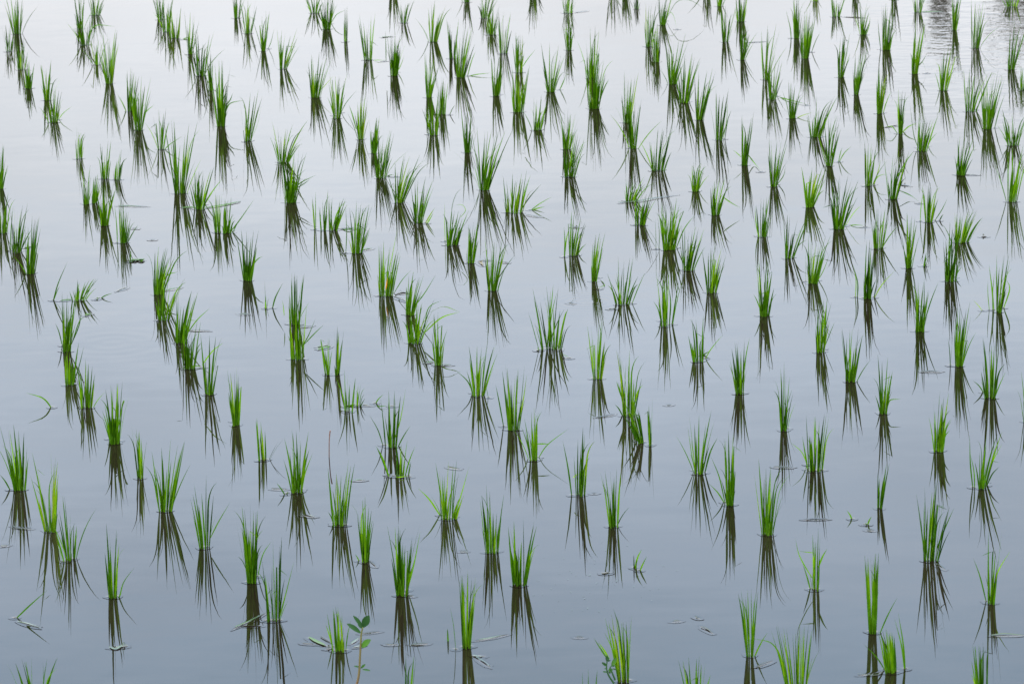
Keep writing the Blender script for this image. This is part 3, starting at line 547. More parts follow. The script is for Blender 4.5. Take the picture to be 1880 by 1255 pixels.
    (-0.059, 13.611, 0.012, -0.012, 0.046, 0.17, 14, [[(0.017, 0.0, 0.032), (0.044, 0.0, 0.072), (0.071, 0.0, 0.109)]], 'rice clump standing upright, at 48% across and 42% down the photo'),
    (0.017, 14.75, 0.03, -0.026, 0.056, 0.132, 16, [[(0.019, 0.031, -0.004), (0.055, 0.031, 0.047), (0.094, 0.031, 0.09)], [(0.053, 0.039, -0.004), (0.088, 0.039, 0.021), (0.13, 0.039, 0.044)], [(0.053, 0.035, -0.004), (0.078, 0.04, 0.004), (0.105, 0.035, 0.011)]], 'rice clump spread wide with low blades at its side, at 50% across, 31% down'),
    (-0.393, 13.567, 0.021, -0.017, 0.053, 0.165, 16, [[(-0.003, 0.061, -0.004), (0.024, 0.061, 0.116), (0.043, 0.061, 0.203)], [(0.024, 0.03, -0.004), (0.053, 0.03, 0.042), (0.081, 0.03, 0.073)]], 'rice clump with an orange withered blade in it, at 38% across, 43% down'),
    (-0.314, 13.313, 0.01, -0.002, 0.054, 0.124, 13, [[(0.021, 0.0, 0.028), (0.053, 0.0, 0.071), (0.086, 0.0, 0.125)]], 'rice clump leaning slightly right, at 40% across and 46% down the photo'),
    (-0.294, 12.946, 0.016, -0.013, 0.056, 0.124, 16, [[(0.031, 0.0, 0.029), (0.084, 0.0, 0.075), (0.14, 0.0, 0.092)], [(0.033, 0.0, 0.042), (0.047, 0.0, 0.106), (0.087, 0.0, 0.129)], [(0.051, 0.0, 0.093), (0.093, 0.0, 0.109), (0.139, 0.0, 0.092)]], 'rice clump with long thin blades trailing right, at 40% across and 50% down the photo'),
    (-0.217, 12.674, 0.01, -0.023, 0.019, 0.152, 14, [], 'rice clump standing upright, at 43% across and 53% down the photo'),
    (-0.662, 13.218, 0.017, -0.014, 0.033, 0.154, 17, [[(-0.031, 0.0, 0.027), (-0.032, 0.0, 0.051), (-0.035, 0.0, 0.075)], [(0.02, 0.0, 0.024), (0.032, 0.0, 0.045), (0.046, 0.0, 0.067)]], 'thick rice clump standing upright, at 29% across and 47% down the photo'),
    (-0.635, 12.779, 0.019, -0.019, 0.024, 0.166, 14, [[(0.016, 0.0, 0.039), (0.035, 0.0, 0.072), (0.057, 0.0, 0.122)], [(0.02, 0.0, 0.043), (0.052, 0.0, 0.076), (0.081, 0.0, 0.103)]], 'rice clump standing upright, at 29% across and 52% down the photo'),
    (-0.761, 13.437, 0.002, 0.001, 0.005, 0.091, 3, [], 'green rice seedling, a thin wispy shoot, at 26% across and 45% down the photo'),
    (-0.741, 13.436, 0.001, 0.002, 0.005, 0.044, 0, [[(0.0, 0.0, -0.004), (0.012, 0.0, 0.035), (0.036, 0.0, 0.079)]], 'green rice shoot, one thin slanting blade, at 27% across and 45% down the photo'),
    (-0.539, 12.587, 0.005, -0.015, 0.01, 0.118, 6, [[(-0.002, 0.012, -0.004), (-0.011, 0.012, 0.065), (-0.02, 0.012, 0.099)]], 'sparse narrow rice clump standing upright, at 32% across and 55% down the photo'),
    (-0.512, 12.585, 0.005, 0.0, 0.024, 0.138, 8, [], 'sparse narrow rice clump standing upright, at 33% across and 55% down the photo'),
    (-0.466, 12.156, 0.01, -0.017, 0.022, 0.117, 6, [[(-0.009, 0.005, -0.004), (-0.014, 0.005, 0.044), (-0.034, 0.005, 0.105)]], 'sparse rice clump with blades crossing low left, at 34% across and 60% down the photo'),
    (-0.444, 12.223, 0.007, -0.007, 0.022, 0.061, 6, [[(-0.029, -0.008, -0.004), (-0.013, -0.006, 0.004), (0.004, -0.005, 0.004)]], 'short sparse rice clump standing upright, at 35% across and 59% down the photo'),
    (-0.393, 12.226, 0.006, -0.004, 0.006, 0.008, 0, [[(-0.0, 0.016, -0.004), (0.01, 0.016, 0.012), (0.025, 0.016, 0.026)], [(-0.002, 0.003, -0.004), (0.019, -0.035, 0.004), (0.05, -0.024, 0.004)]], 'green rice shoot, a lone flat blade pair, at 37% across and 59% down the photo'),
    (-0.334, 11.769, 0.01, -0.011, 0.027, 0.15, 13, [[(-0.025, 0.017, -0.004), (-0.039, 0.017, 0.045), (-0.061, 0.017, 0.087)], [(-0.019, 0.016, -0.004), (-0.022, 0.016, 0.052), (-0.028, 0.016, 0.131)], [(0.008, 0.0, 0.024), (0.025, 0.0, 0.079), (0.041, 0.0, 0.161)]], 'rice clump standing upright, at 38% across and 65% down the photo'),
    (-0.308, 11.466, 0.011, -0.01, 0.022, 0.102, 9, [[(-0.027, -0.002, -0.004), (-0.043, -0.002, 0.05), (-0.061, -0.002, 0.087)], [(-0.031, 0.016, -0.004), (-0.047, 0.016, 0.045), (-0.062, 0.016, 0.084)], [(0.023, 0.005, -0.004), (0.027, 0.005, 0.019), (0.031, 0.005, 0.038)], [(-0.018, -0.001, -0.004), (0.003, -0.021, 0.004), (0.025, -0.012, 0.004)]], 'rice clump with a thick blade slanting left, at 39% across and 70% down the photo'),
    (-0.1, 12.303, 0.013, -0.023, 0.052, 0.149, 16, [[(-0.014, 0.033, -0.004), (-0.03, 0.033, 0.035), (-0.063, 0.033, 0.068)], [(0.03, -0.026, -0.004), (0.026, -0.026, 0.021), (0.021, -0.026, 0.039)]], 'thick wide-spread rice clump standing upright, at 47% across and 58% down the photo'),
    (-0.683, 11.66, 0.011, -0.013, 0.012, 0.116, 7, [], 'sparse narrow rice clump standing upright, at 26% across and 67% down the photo'),
    (-0.002, 11.922, 0.016, -0.026, 0.03, 0.18, 20, [[(-0.026, 0.037, -0.004), (-0.038, 0.037, 0.074), (-0.046, 0.037, 0.12)], [(0.016, 0.0, 0.023), (0.029, 0.0, 0.082), (0.041, 0.0, 0.155)]], 'thick rice clump standing upright, at 50% across and 63% down the photo'),
    (0.203, 14.078, 0.013, -0.009, 0.051, 0.139, 12, [[(-0.028, -0.018, -0.004), (-0.025, -0.018, 0.052), (-0.027, -0.018, 0.1)], [(-0.027, -0.014, -0.004), (-0.019, -0.014, 0.06), (-0.007, -0.014, 0.101)], [(0.015, 0.019, -0.004), (0.029, 0.019, 0.019), (0.045, 0.019, 0.033)]], 'rice clump with a separate thin blade at its left, at 56% across, 37% down'),
    (0.261, 13.709, 0.008, -0.001, 0.038, 0.153, 11, [[(0.015, 0.047, -0.004), (0.034, -0.069, 0.004), (0.013, -0.115, 0.004)]], 'rice clump near the ripple rings, at 58% across and 41% down the photo'),
    (0.343, 13.385, 0.018, -0.033, 0.048, 0.142, 14, [[(0.029, 0.007, -0.004), (0.051, 0.007, 0.051), (0.072, 0.007, 0.097)]], 'wide-spread rice clump standing upright, at 61% across and 44% down the photo'),
    (0.412, 14.904, 0.014, -0.008, 0.068, 0.081, 11, [], 'rice clump short, slanting, beside a broad grey floating leaf, at 61% across, 29% down'),
    (0.433, 14.516, 0.016, -0.01, 0.05, 0.11, 14, [], 'short wide-spread rice clump leaning slightly right, at 62% across and 33% down the photo'),
    (0.516, 14.137, 0.02, -0.017, 0.046, 0.156, 22, [[(-0.041, 0.01, -0.004), (-0.041, 0.01, 0.049), (-0.042, 0.01, 0.1)], [(-0.031, 0.009, -0.004), (-0.029, 0.009, 0.049), (-0.034, 0.009, 0.109)], [(0.025, 0.024, -0.004), (0.053, 0.024, 0.062), (0.086, 0.024, 0.105)]], 'rice clump very dense, like a thick brush, at 65% across and 36% down the photo'),
    (0.563, 13.83, 0.014, -0.011, 0.057, 0.139, 17, [], 'thick wide-spread rice clump leaning slightly right, at 67% across and 40% down the photo'),
    (0.641, 15.035, 0.007, -0.013, 0.028, 0.117, 10, [[(0.011, 0.01, -0.004), (0.028, 0.01, 0.027), (0.05, 0.01, 0.053)]], 'rice clump standing upright, at 68% across and 28% down the photo'),
    (0.692, 14.651, 0.01, -0.013, 0.05, 0.13, 14, [[(0.026, 0.0, 0.061), (0.052, 0.0, 0.041), (0.085, 0.0, 0.021)]], 'rice clump with a stiff blade angled down right, at 70% across, 31% down'),
    (0.624, 13.515, 0.013, -0.014, 0.047, 0.145, 14, [], 'rice clump standing upright, at 69% across and 43% down the photo'),
    (0.115, 12.836, 0.027, -0.05, 0.045, 0.177, 17, [[(-0.035, -0.009, -0.004), (-0.052, -0.009, 0.066), (-0.065, -0.009, 0.117)], [(0.021, 0.029, -0.004), (0.043, 0.029, 0.089), (0.053, 0.029, 0.11)], [(-0.012, 0.032, -0.004), (0.005, 0.032, 0.132), (0.011, 0.032, 0.187)], [(0.024, -0.023, -0.004), (0.036, -0.091, 0.004), (0.052, -0.122, 0.004)]], 'rice clump the broadest, standing open like a comb, at 54% across, 51% down'),
    (0.243, 12.469, 0.013, -0.019, 0.036, 0.162, 14, [], 'rice clump standing upright, at 58% across and 55% down the photo'),
    (0.463, 13.087, 0.009, -0.023, 0.007, 0.169, 9, [[(0.024, 0.019, -0.004), (0.038, 0.019, 0.072), (0.059, 0.019, 0.148)], [(0.022, 0.019, -0.004), (0.034, 0.019, 0.072), (0.045, 0.019, 0.137)], [(0.014, 0.017, -0.004), (0.019, 0.017, 0.069), (0.013, 0.017, 0.125)], [(-0.009, 0.072, -0.004), (-0.017, 0.072, 0.035), (-0.031, 0.072, 0.061)]], 'rice clump parted in the middle, one blade standing aside, at 65% across, 48% down'),
    (0.544, 12.646, 0.011, -0.03, 0.011, 0.142, 10, [[(0.02, 0.028, -0.004), (0.039, 0.028, 0.029), (0.073, 0.028, 0.07)], [(0.014, 0.071, -0.004), (0.026, 0.071, 0.006), (0.039, 0.071, 0.012)]], 'rice clump standing upright, at 68% across and 53% down the photo'),
    (0.321, 12.05, 0.016, -0.025, 0.033, 0.178, 16, [[(0.019, 0.0, 0.034), (0.027, 0.0, 0.066), (0.041, 0.0, 0.087)], [(-0.015, -0.006, -0.004), (-0.026, -0.006, 0.02), (-0.037, -0.006, 0.033)], [(-0.014, 0.0, 0.041), (-0.025, 0.0, 0.075), (-0.032, 0.0, 0.099)]], 'rice clump standing behind one that leans left, at 61% across and 61% down the photo'),
    (0.352, 11.755, 0.006, -0.052, -0.021, 0.12, 15, [[(-0.015, 0.019, -0.004), (-0.033, 0.019, 0.04), (-0.056, 0.019, 0.08)]], 'rice clump leaning left, with a pale straight edge, at 63% across, 65% down'),
    (0.371, 11.73, 0.003, -0.013, 0.007, 0.129, 5, [], 'sparse narrow rice seedling standing upright, at 64% across and 65% down the photo'),
    (0.052, 11.599, 0.009, -0.021, 0.015, 0.155, 10, [[(0.011, 0.025, -0.004), (0.039, 0.025, 0.036), (0.096, 0.025, 0.079)], [(0.011, 0.0, 0.045), (0.028, 0.0, 0.045), (0.043, 0.0, 0.044)]], 'rice clump with a long blade bent out to the right, at 52% across, 67% down'),
    (0.17, 11.247, 0.011, -0.015, 0.032, 0.169, 11, [[(-0.022, -0.004, -0.004), (-0.031, -0.004, 0.077), (-0.043, -0.004, 0.149)], [(-0.017, 0.0, 0.047), (-0.01, 0.0, 0.054), (0.001, 0.0, 0.058)]], 'rice clump with one tall blade standing at its left, at 57% across, 72% down'),
    (0.248, 10.949, 0.01, -0.022, 0.019, 0.151, 15, [], 'thick rice clump standing upright, at 60% across and 77% down the photo'),
    (0.489, 11.428, 0.007, -0.017, 0.038, 0.163, 10, [[(-0.007, 0.035, -0.004), (-0.017, 0.035, 0.05), (-0.026, 0.035, 0.123)], [(0.016, 0.008, -0.004), (0.032, 0.008, 0.056), (0.052, 0.008, 0.096)]], 'rice clump standing upright, at 68% across and 69% down the photo'),
    (0.556, 11.123, 0.009, -0.016, 0.014, 0.19, 17, [[(-0.011, 0.018, -0.004), (-0.026, 0.018, 0.07), (-0.048, 0.018, 0.128)], [(-0.012, 0.022, -0.004), (-0.03, 0.022, 0.027), (-0.053, 0.022, 0.052)]], 'rice clump narrow, with a thin fan at its left, at 71% across, 74% down'),
    (0.645, 12.264, 0.011, -0.034, 0.017, 0.15, 14, [[(0.008, 0.0, 0.032), (0.019, 0.0, 0.113), (0.029, 0.0, 0.162)]], 'rice clump standing upright, at 72% across and 57% down the photo'),
    (0.636, 10.843, 0.013, -0.022, 0.031, 0.182, 14, [], 'rice clump standing upright, at 75% across and 78% down the photo'),
    (0.743, 11.853, 0.008, -0.021, 0.018, 0.177, 12, [[(0.012, 0.014, -0.004), (0.02, 0.014, 0.036), (0.034, 0.014, 0.074)]], 'narrow rice clump standing upright, at 77% across and 63% down the photo'),
    (0.801, 11.43, 0.019, -0.025, 0.034, 0.155, 17, [[(-0.02, 0.015, -0.004), (-0.027, 0.015, 0.044), (-0.034, 0.015, 0.091)], [(-0.017, 0.064, -0.004), (-0.033, 0.064, 0.035), (-0.061, 0.064, 0.061)]], 'thick rice clump standing upright, at 80% across and 69% down the photo'),
    (1.031, 12.008, 0.008, -0.014, 0.02, 0.157, 13, [[(-0.008, 0.011, -0.004), (-0.014, 0.011, 0.026), (-0.022, 0.011, 0.05)], [(0.012, 0.0, 0.021), (0.02, 0.0, 0.038), (0.05, 0.0, 0.04)]], 'rice clump with one short blade pointing level right, at 86% across, 60% down'),
    (0.939, 11.061, 0.005, -0.006, 0.024, 0.123, 6, [], 'sparse rice clump standing upright, at 86% across and 74% down the photo'),
    (1.143, 11.602, 0.012, -0.011, 0.026, 0.156, 16, [[(0.013, 0.0, 0.02), (0.021, 0.0, 0.043), (0.033, 0.0, 0.058)]], 'thick rice clump standing upright, at 92% across and 66% down the photo'),
    (1.221, 11.229, 0.006, -0.004, 0.038, 0.146, 10, [[(-0.022, 0.006, -0.004), (-0.029, 0.006, 0.066), (-0.031, 0.006, 0.142)], [(-0.018, 0.001, -0.004), (-0.02, 0.001, 0.045), (-0.029, 0.001, 0.09)], [(0.015, 0.05, -0.004), (0.036, 0.05, 0.06), (0.059, 0.05, 0.105)], [(0.015, 0.023, -0.004), (0.03, 0.023, 0.03), (0.049, 0.023, 0.05)]], 'rice clump with a thin tuft standing apart at its left, at 96% across, 71% down'),
    (1.42, 11.888, 0.009, -0.027, 0.019, 0.131, 9, [], 'rice clump standing upright, at 100% across and 62% down the photo'),
    (1.023, 10.585, 0.016, -0.023, 0.037, 0.191, 20, [[(0.018, 0.0, 0.03), (0.037, 0.0, 0.08), (0.06, 0.0, 0.133)]], 'thick rice clump standing upright, at 91% across and 82% down the photo'),
    (0.724, 10.361, 0.007, -0.01, 0.011, 0.153, 8, [[(0.007, 0.0, 0.056), (0.017, 0.0, 0.082), (0.029, 0.0, 0.103)], [(-0.008, 0.0, 0.03), (-0.027, 0.0, 0.062), (-0.041, 0.0, 0.094), (-0.048, 0.0, 0.131)], [(-0.011, 0.007, -0.004), (-0.02, 0.007, 0.032), (-0.03, 0.007, 0.064)]], 'rice clump thin, with wispy bent blades at its left, at 80% across, 86% down'),
    (1.135, 10.224, 0.007, -0.008, 0.017, 0.168, 11, [[(-0.009, 0.01, -0.004), (-0.025, 0.01, 0.063), (-0.041, 0.01, 0.109)], [(0.008, 0.0, 0.044), (0.019, 0.0, 0.082), (0.046, 0.0, 0.128)]], 'rice clump with single blades forking out on both sides, at 97% across, 88% down'),
    (0.834, 10.013, 0.009, -0.018, 0.018, 0.188, 15, [], 'thick narrow rice clump standing upright, at 85% across and 92% down the photo'),
    (0.853, 9.71, 0.013, -0.034, -0.001, 0.1, 12, [[(0.03, 0.018, -0.004), (0.023, 0.018, 0.056), (0.007, 0.018, 0.123)], [(0.032, 0.021, -0.004), (0.027, 0.021, 0.062), (0.016, 0.021, 0.134)], [(-0.013, 0.019, -0.004), (-0.034, 0.019, 0.031), (-0.064, 0.019, 0.063)]], 'rice clump leaning left, with two upright blades beside it, at 87% across, 98% down'),
    (0.623, 9.553, 0.02, -0.048, 0.027, 0.168, 17, [[(-0.023, 0.0, 0.027), (-0.047, 0.0, 0.118), (-0.098, 0.0, 0.139)]], 'rice clump with a pale blade bent left, cut off at the bottom edge, 78% across'),
    (1.035, 9.524, 0.007, -0.018, 0.003, 0.126, 9, [[(0.016, -0.001, -0.004), (0.014, -0.001, 0.079), (0.018, -0.001, 0.115)], [(0.013, -0.001, -0.004), (0.014, -0.001, 0.062), (0.016, -0.001, 0.108)]], 'narrow rice clump standing upright, cut off at the bottom edge, 96% across the photo'),
    (0.862, 10.962, 0.001, -0.007, -0.001, 0.008, 0, [[(-0.001, 0.003, -0.004), (-0.006, 0.003, 0.01), (-0.015, 0.003, 0.024)]], 'green rice shoot, a tiny yellow shoot, at 83% across and 76% down the photo'),
    (0.896, 10.915, 0.002, -0.002, 0.005, 0.005, 0, [[(-0.001, -0.004, -0.004), (0.004, -0.004, 0.011), (0.011, -0.004, 0.022)], [(-0.001, -0.004, -0.004), (-0.004, -0.011, 0.004), (-0.006, -0.004, 0.004)]], 'green rice shoot, a tiny shoot beside floating litter, at 85% across, 77% down'),
    (0.291, 10.577, 0.002, -0.002, 0.009, 0.035, 3, [[(0.0, -0.0, -0.004), (0.009, -0.0, 0.028), (0.019, -0.0, 0.047)], [(0.011, -0.025, -0.004), (0.02, -0.025, 0.017), (0.03, -0.025, 0.036)]], 'green rice seedling, a tiny sprouting pair, at 62% across and 83% down the photo'),
    (0.24, 9.692, 0.013, -0.036, 0.013, 0.156, 15, [[(-0.012, 0.0, 0.026), (-0.027, 0.0, 0.077), (-0.044, 0.0, 0.116)], [(-0.003, 0.0, 0.043), (-0.011, 0.0, 0.126), (-0.023, 0.0, 0.172)], [(-0.037, 0.0, 0.05), (-0.053, 0.0, 0.077), (-0.069, 0.0, 0.104)], [(-0.034, 0.0, 0.052), (-0.046, 0.0, 0.074), (-0.059, 0.0, 0.094)]], 'rice clump with pale blades fanned left above a leafy weed, at 61% across, 99% down'),
    (0.391, 9.481, 0.017, -0.03, 0.017, 0.121, 9, [[(0.024, 0.0, 0.026), (0.029, 0.0, 0.052), (0.036, 0.0, 0.078)]], 'rice clump standing upright, cut off at the bottom edge, 68% across the photo'),
    (0.152, 9.487, 0.014, -0.015, 0.02, 0.095, 4, [], 'short sparse rice seedling standing upright, cut off at the bottom edge, 57% across the photo'),
    (0.536, 9.859, 0.007, -0.02, 0.016, 0.16, 10, [], 'narrow rice clump standing upright, at 73% across and 96% down the photo'),
]
FLOATERS = [
    ('floating_leaf', -0.489, 18.231, [(-0.025, -0.008), (0.001, 0.002), (0.024, 0.006)], 0.0098, 'green', 'short green leaf afloat behind a clump, at 38% across and 5% down the photo'),
    ('floating_leaf', 0.327, 18.744, [(-0.028, -0.015), (-0.001, 0.002), (0.028, 0.013)], 0.0056, 'dark', 'thin dark blade afloat, at 57% across and 2% down the photo'),
    ('floating_leaf', 1.022, 17.919, [(-0.032, -0.007), (0.0, 0.002), (0.031, 0.005)], 0.0056, 'dark', 'thin dark blade afloat, at 74% across and 6% down the photo'),
    ('floating_leaf', 1.465, 18.455, [(-0.035, 0.013), (0.0, 0.001), (0.034, -0.014)], 0.0064, 'dark', 'thin dark blade afloat, at 83% across and 3% down the photo'),
    ('floating_leaf', 1.801, 18.547, [(-0.047, -0.001), (-0.0, -0.0), (0.047, 0.001)], 0.0102, 'green', 'green blade afloat behind a clump, at 91% across and 2% down the photo'),
    ('floating_leaf', 1.414, 16.101, [(-0.024, -0.018), (0.001, 0.003), (0.023, 0.014)], 0.0072, 'green', 'narrow green blade afloat, at 87% across and 18% down the photo'),
    ('floating_leaf', 1.61, 15.201, [(-0.022, 0.001), (0.0, 0.003), (0.021, -0.004)], 0.0048, 'dark', 'thin dark blade afloat, at 95% across and 26% down the photo'),
    ('floating_scrap', 1.366, 15.056, [(-0.017, 0.016), (0.001, -0.0), (0.016, -0.016)], 0.0082, 'dark', 'small dark scrap afloat, at 88% across and 27% down the photo'),
    ('floating_scrap', 1.551, 14.217, [(-0.008, -0.001), (-0.0, 0.0), (0.008, 0.001)], 0.0076, 'dark', 'small dark scrap afloat, at 96% across and 35% down the photo'),
    ('floating_leaf', -1.295, 14.988, [(-0.042, 0.008), (-0.001, 0.004), (0.043, -0.012)], 0.009, 'green', 'straight green blade afloat, at 13% across and 30% down the photo'),
    ('floating_leaf', -1.094, 14.939, [(-0.027, 0.001), (-0.003, 0.009), (0.03, -0.01)], 0.0133, 'green', 'broad green leaf afloat against a clump, at 18% across and 30% down the photo'),
    ('floating_leaf', -0.985, 14.97, [(-0.065, -0.047), (0.002, -0.004), (0.063, 0.051)], 0.0115, 'green', 'long green blade afloat across two clumps, at 22% across and 30% down the photo'),
    ('floating_weed', -1.213, 14.134, [(-0.021, 0.009), (0.001, -0.01), (0.02, 0.001)], 0.0133, 'green', 'patch of green weed afloat, at 13% across and 38% down the photo'),
    ('floating_leaf', -1.395, 13.599, [(-0.016, -0.006), (0.0, -0.0), (0.016, 0.006)], 0.0133, 'green', 'broad green leaf afloat, at 6% across and 44% down the photo'),
    ('floating_leaf', -1.231, 13.73, [(-0.011, -0.021), (0.0, 0.005), (0.011, 0.016)], 0.0038, 'dark', 'thin dark curled blade afloat, at 12% across and 42% down the photo'),
    ('floating_scrap', -1.309, 13.398, [(-0.009, -0.01), (-0.0, -0.001), (0.009, 0.011)], 0.0081, 'green', 'small green scrap afloat, at 9% across and 46% down the photo'),
    ('floating_leaf', -1.073, 13.717, [(-0.028, -0.025), (-0.001, 0.003), (0.029, 0.022)], 0.0089, 'green', 'green blade afloat between two clumps, at 17% across and 42% down the photo'),
    ('floating_leaf', -1.591, 14.378, [(-0.013, -0.013), (0.0, -0.004), (0.012, 0.016)], 0.0072, 'green', 'green blade afloat against a clump, at 3% across and 36% down the photo'),
    ('floating_scrap', -0.822, 13.356, [(-0.016, 0.001), (-0.002, 0.005), (0.018, -0.006)], 0.0053, 'grey', 'pale scum streak afloat, at 24% across and 46% down the photo'),
    ('floating_scrap', -1.258, 14.628, [(-0.009, 0.006), (-0.0, 0.001), (0.01, -0.007)], 0.006, 'dark', 'small dark scrap afloat, at 13% across and 33% down the photo'),
    ('floating_scrap', -1.186, 14.445, [(-0.007, 0.001), (-0.0, 0.001), (0.007, -0.002)], 0.0051, 'dark', 'small dark scrap afloat, at 15% across and 35% down the photo'),
    ('floating_leaf', -0.955, 13.16, [(-0.034, 0.008), (0.0, -0.004), (0.034, -0.004)], 0.0047, 'straw', 'pale straw blade afloat, at 19% across and 48% down the photo'),
    ('floating_leaf', -0.469, 14.232, [(-0.017, -0.016), (-0.0, 0.006), (0.017, 0.01)], 0.0133, 'green', 'pointed green leaf afloat, at 36% across and 36% down the photo'),
    ('floating_leaf', -0.545, 14.554, [(-0.032, -0.007), (0.0, -0.002), (0.032, 0.01)], 0.0077, 'dark', 'dark wet blade afloat, at 34% across and 33% down the photo'),
    ('floating_scrap', -0.341, 13.593, [(-0.022, -0.015), (-0.0, 0.011), (0.022, 0.004)], 0.0082, 'dark', 'dark wet litter afloat, at 39% across and 43% down the photo'),
    ('floating_leaf', -0.346, 13.516, [(-0.02, 0.033), (0.002, 0.003), (0.018, -0.036)], 0.0054, 'dark', 'dark wet blade afloat, at 39% across and 44% down the photo'),
    ('floating_leaf', -0.084, 14.025, [(-0.022, -0.01), (-0.0, 0.004), (0.022, 0.006)], 0.0055, 'dark', 'dark wet blade afloat, at 47% across and 38% down the photo'),
    ('floating_scrap', -0.094, 13.981, [(-0.008, 0.026), (0.0, 0.005), (0.008, -0.031)], 0.0064, 'straw', 'small brown curled scrap afloat, at 47% across and 39% down the photo'),
    ('floating_scrap', -0.017, 13.996, [(-0.011, 0.008), (0.0, 0.003), (0.011, -0.01)], 0.0056, 'dark', 'dark scrap afloat, at 49% across and 38% down the photo'),
    ('floating_leaf', -0.626, 13.177, [(-0.017, -0.006), (-0.0, -0.0), (0.017, 0.006)], 0.004, 'dark', 'thin dark blade afloat, at 30% across and 48% down the photo'),
    ('floating_leaf', 0.47, 14.91, [(-0.097, -0.041), (-0.033, -0.032), (0.031, 0.014), (0.098, 0.059)], 0.0087, 'grey', 'broad grey-green leaf afloat, the longest, at 64% across and 29% down the photo'),
    ('floating_scrap', 0.185, 13.41, [(-0.006, -0.001), (0.0, 0.001), (0.006, 0.0)], 0.0084, 'dark', 'small dark insect-like scrap afloat, at 56% across and 44% down the photo'),
    ('floating_scrap', 0.221, 14.496, [(-0.009, -0.001), (0.0, 0.003), (0.009, -0.002)], 0.0078, 'dark', 'dark scrap caught in a clump, at 56% across and 33% down the photo'),
    ('floating_leaf', 0.08, 14.688, [(-0.022, 0.02), (-0.001, 0.0), (0.022, -0.02)], 0.0046, 'dark', 'thin dark blade afloat, at 52% across and 32% down the photo'),
    ('floating_scrap', 0.311, 13.322, [(-0.011, -0.003), (-0.001, -0.001), (0.012, 0.004)], 0.0047, 'dark', 'small dark twig afloat, at 60% across and 45% down the photo'),
    ('floating_leaf', -0.56, 12.904, [(-0.019, -0.021), (-0.001, 0.001), (0.019, 0.02)], 0.0133, 'green', 'broad green leaf afloat behind two shoots, at 32% across and 51% down the photo'),
    ('floating_leaf', -0.565, 12.927, [(-0.015, -0.014), (-0.001, -0.001), (0.015, 0.015)], 0.0096, 'green', 'green leaf afloat behind two shoots, at 32% across and 51% down the photo'),
    ('floating_leaf', -0.241, 12.699, [(-0.011, -0.005), (0.0, 0.001), (0.01, 0.004)], 0.0133, 'green', 'oval green leaf afloat against a clump, at 42% across and 53% down the photo'),
    ('floating_leaf', -0.193, 12.663, [(-0.01, 0.001), (-0.0, 0.001), (0.01, -0.002)], 0.0092, 'green', 'small oval green leaf afloat, at 44% across and 53% down the photo'),
    ('floating_leaf', -0.463, 12.221, [(-0.014, -0.006), (-0.001, 0.002), (0.015, 0.004)], 0.0133, 'green', 'bright green leaf afloat against a stem, at 34% across and 59% down the photo'),
    ('floating_leaf', -0.416, 12.22, [(-0.011, 0.006), (-0.0, 0.002), (0.011, -0.008)], 0.008, 'grey', 'curled pale leaf afloat, at 36% across and 59% down the photo'),
    ('floating_leaf', -0.624, 11.364, [(-0.022, 0.002), (0.0, -0.0), (0.022, -0.002)], 0.0046, 'dark', 'dark wet blade afloat, at 27% across and 72% down the photo'),
    ('floating_leaf', -0.163, 11.533, [(-0.017, 0.012), (0.0, -0.0), (0.017, -0.012)], 0.0047, 'dark', 'dark curled blade afloat, at 44% across and 68% down the photo'),
    ('floating_leaf', -0.415, 11.434, [(-0.015, -0.003), (-0.001, 0.006), (0.016, -0.003)], 0.0064, 'grey', 'grey submerged blade, at 35% across and 70% down the photo'),
    ('floating_leaf', 0.257, 12.044, [(-0.027, -0.015), (-0.001, 0.001), (0.028, 0.014)], 0.0051, 'dark', 'dark wet blade afloat, at 59% across and 61% down the photo'),
    ('floating_scrap', 0.438, 12.149, [(-0.004, -0.0), (-0.0, 0.001), (0.005, -0.001)], 0.0044, 'dark', 'tiny dark speck afloat, at 65% across and 59% down the photo'),
    ('floating_scrap', 0.207, 11.257, [(-0.004, 0.0), (-0.0, 0.0), (0.004, -0.0)], 0.0046, 'dark', 'tiny dark speck afloat, at 58% across and 72% down the photo'),
    ('floating_scrap', 0.078, 12.816, [(-0.006, -0.003), (-0.0, 0.0), (0.006, 0.003)], 0.0075, 'green', 'small green scrap against a clump, at 53% across and 51% down the photo'),
    ('floating_leaf', 1.208, 12.459, [(-0.029, 0.001), (0.002, 0.008), (0.026, -0.01)], 0.0056, 'dark', 'dark wet blade afloat, at 91% across and 54% down the photo'),
    ('floating_leaf', 0.717, 11.469, [(-0.026, 0.005), (0.0, 0.003), (0.026, -0.008)], 0.0056, 'dark', 'dark curved blade afloat, at 77% across and 68% down the photo'),
    ('floating_leaf', -1.172, 10.214, [(-0.031, 0.028), (-0.001, 0.005), (0.032, -0.033)], 0.0056, 'grey', 'pale wet leaf afloat beside a slanting blade, at 3% across and 91% down the photo'),
    ('floating_leaf', -0.644, 10.206, [(-0.031, -0.05), (-0.001, -0.003), (0.032, 0.054)], 0.0066, 'green', 'bright green blade afloat, at 24% across and 91% down the photo'),
    ('floating_leaf', -0.637, 10.166, [(-0.026, 0.002), (0.001, -0.0), (0.026, -0.002)], 0.0037, 'dark', 'dark thin blade afloat, at 25% across and 92% down the photo'),
    ('floating_leaf', -1.274, 11.049, [(-0.025, 0.016), (-0.01, -0.005), (0.008, -0.009), (0.026, -0.002)], 0.0043, 'dark', 'dark curved blade afloat, at 2% across and 77% down the photo'),
    ('floating_scrap', -1.304, 10.89, [(-0.008, -0.0), (0.0, -0.003), (0.008, 0.004)], 0.0058, 'dark', 'small forked dark scrap afloat, at 0% across and 80% down the photo'),
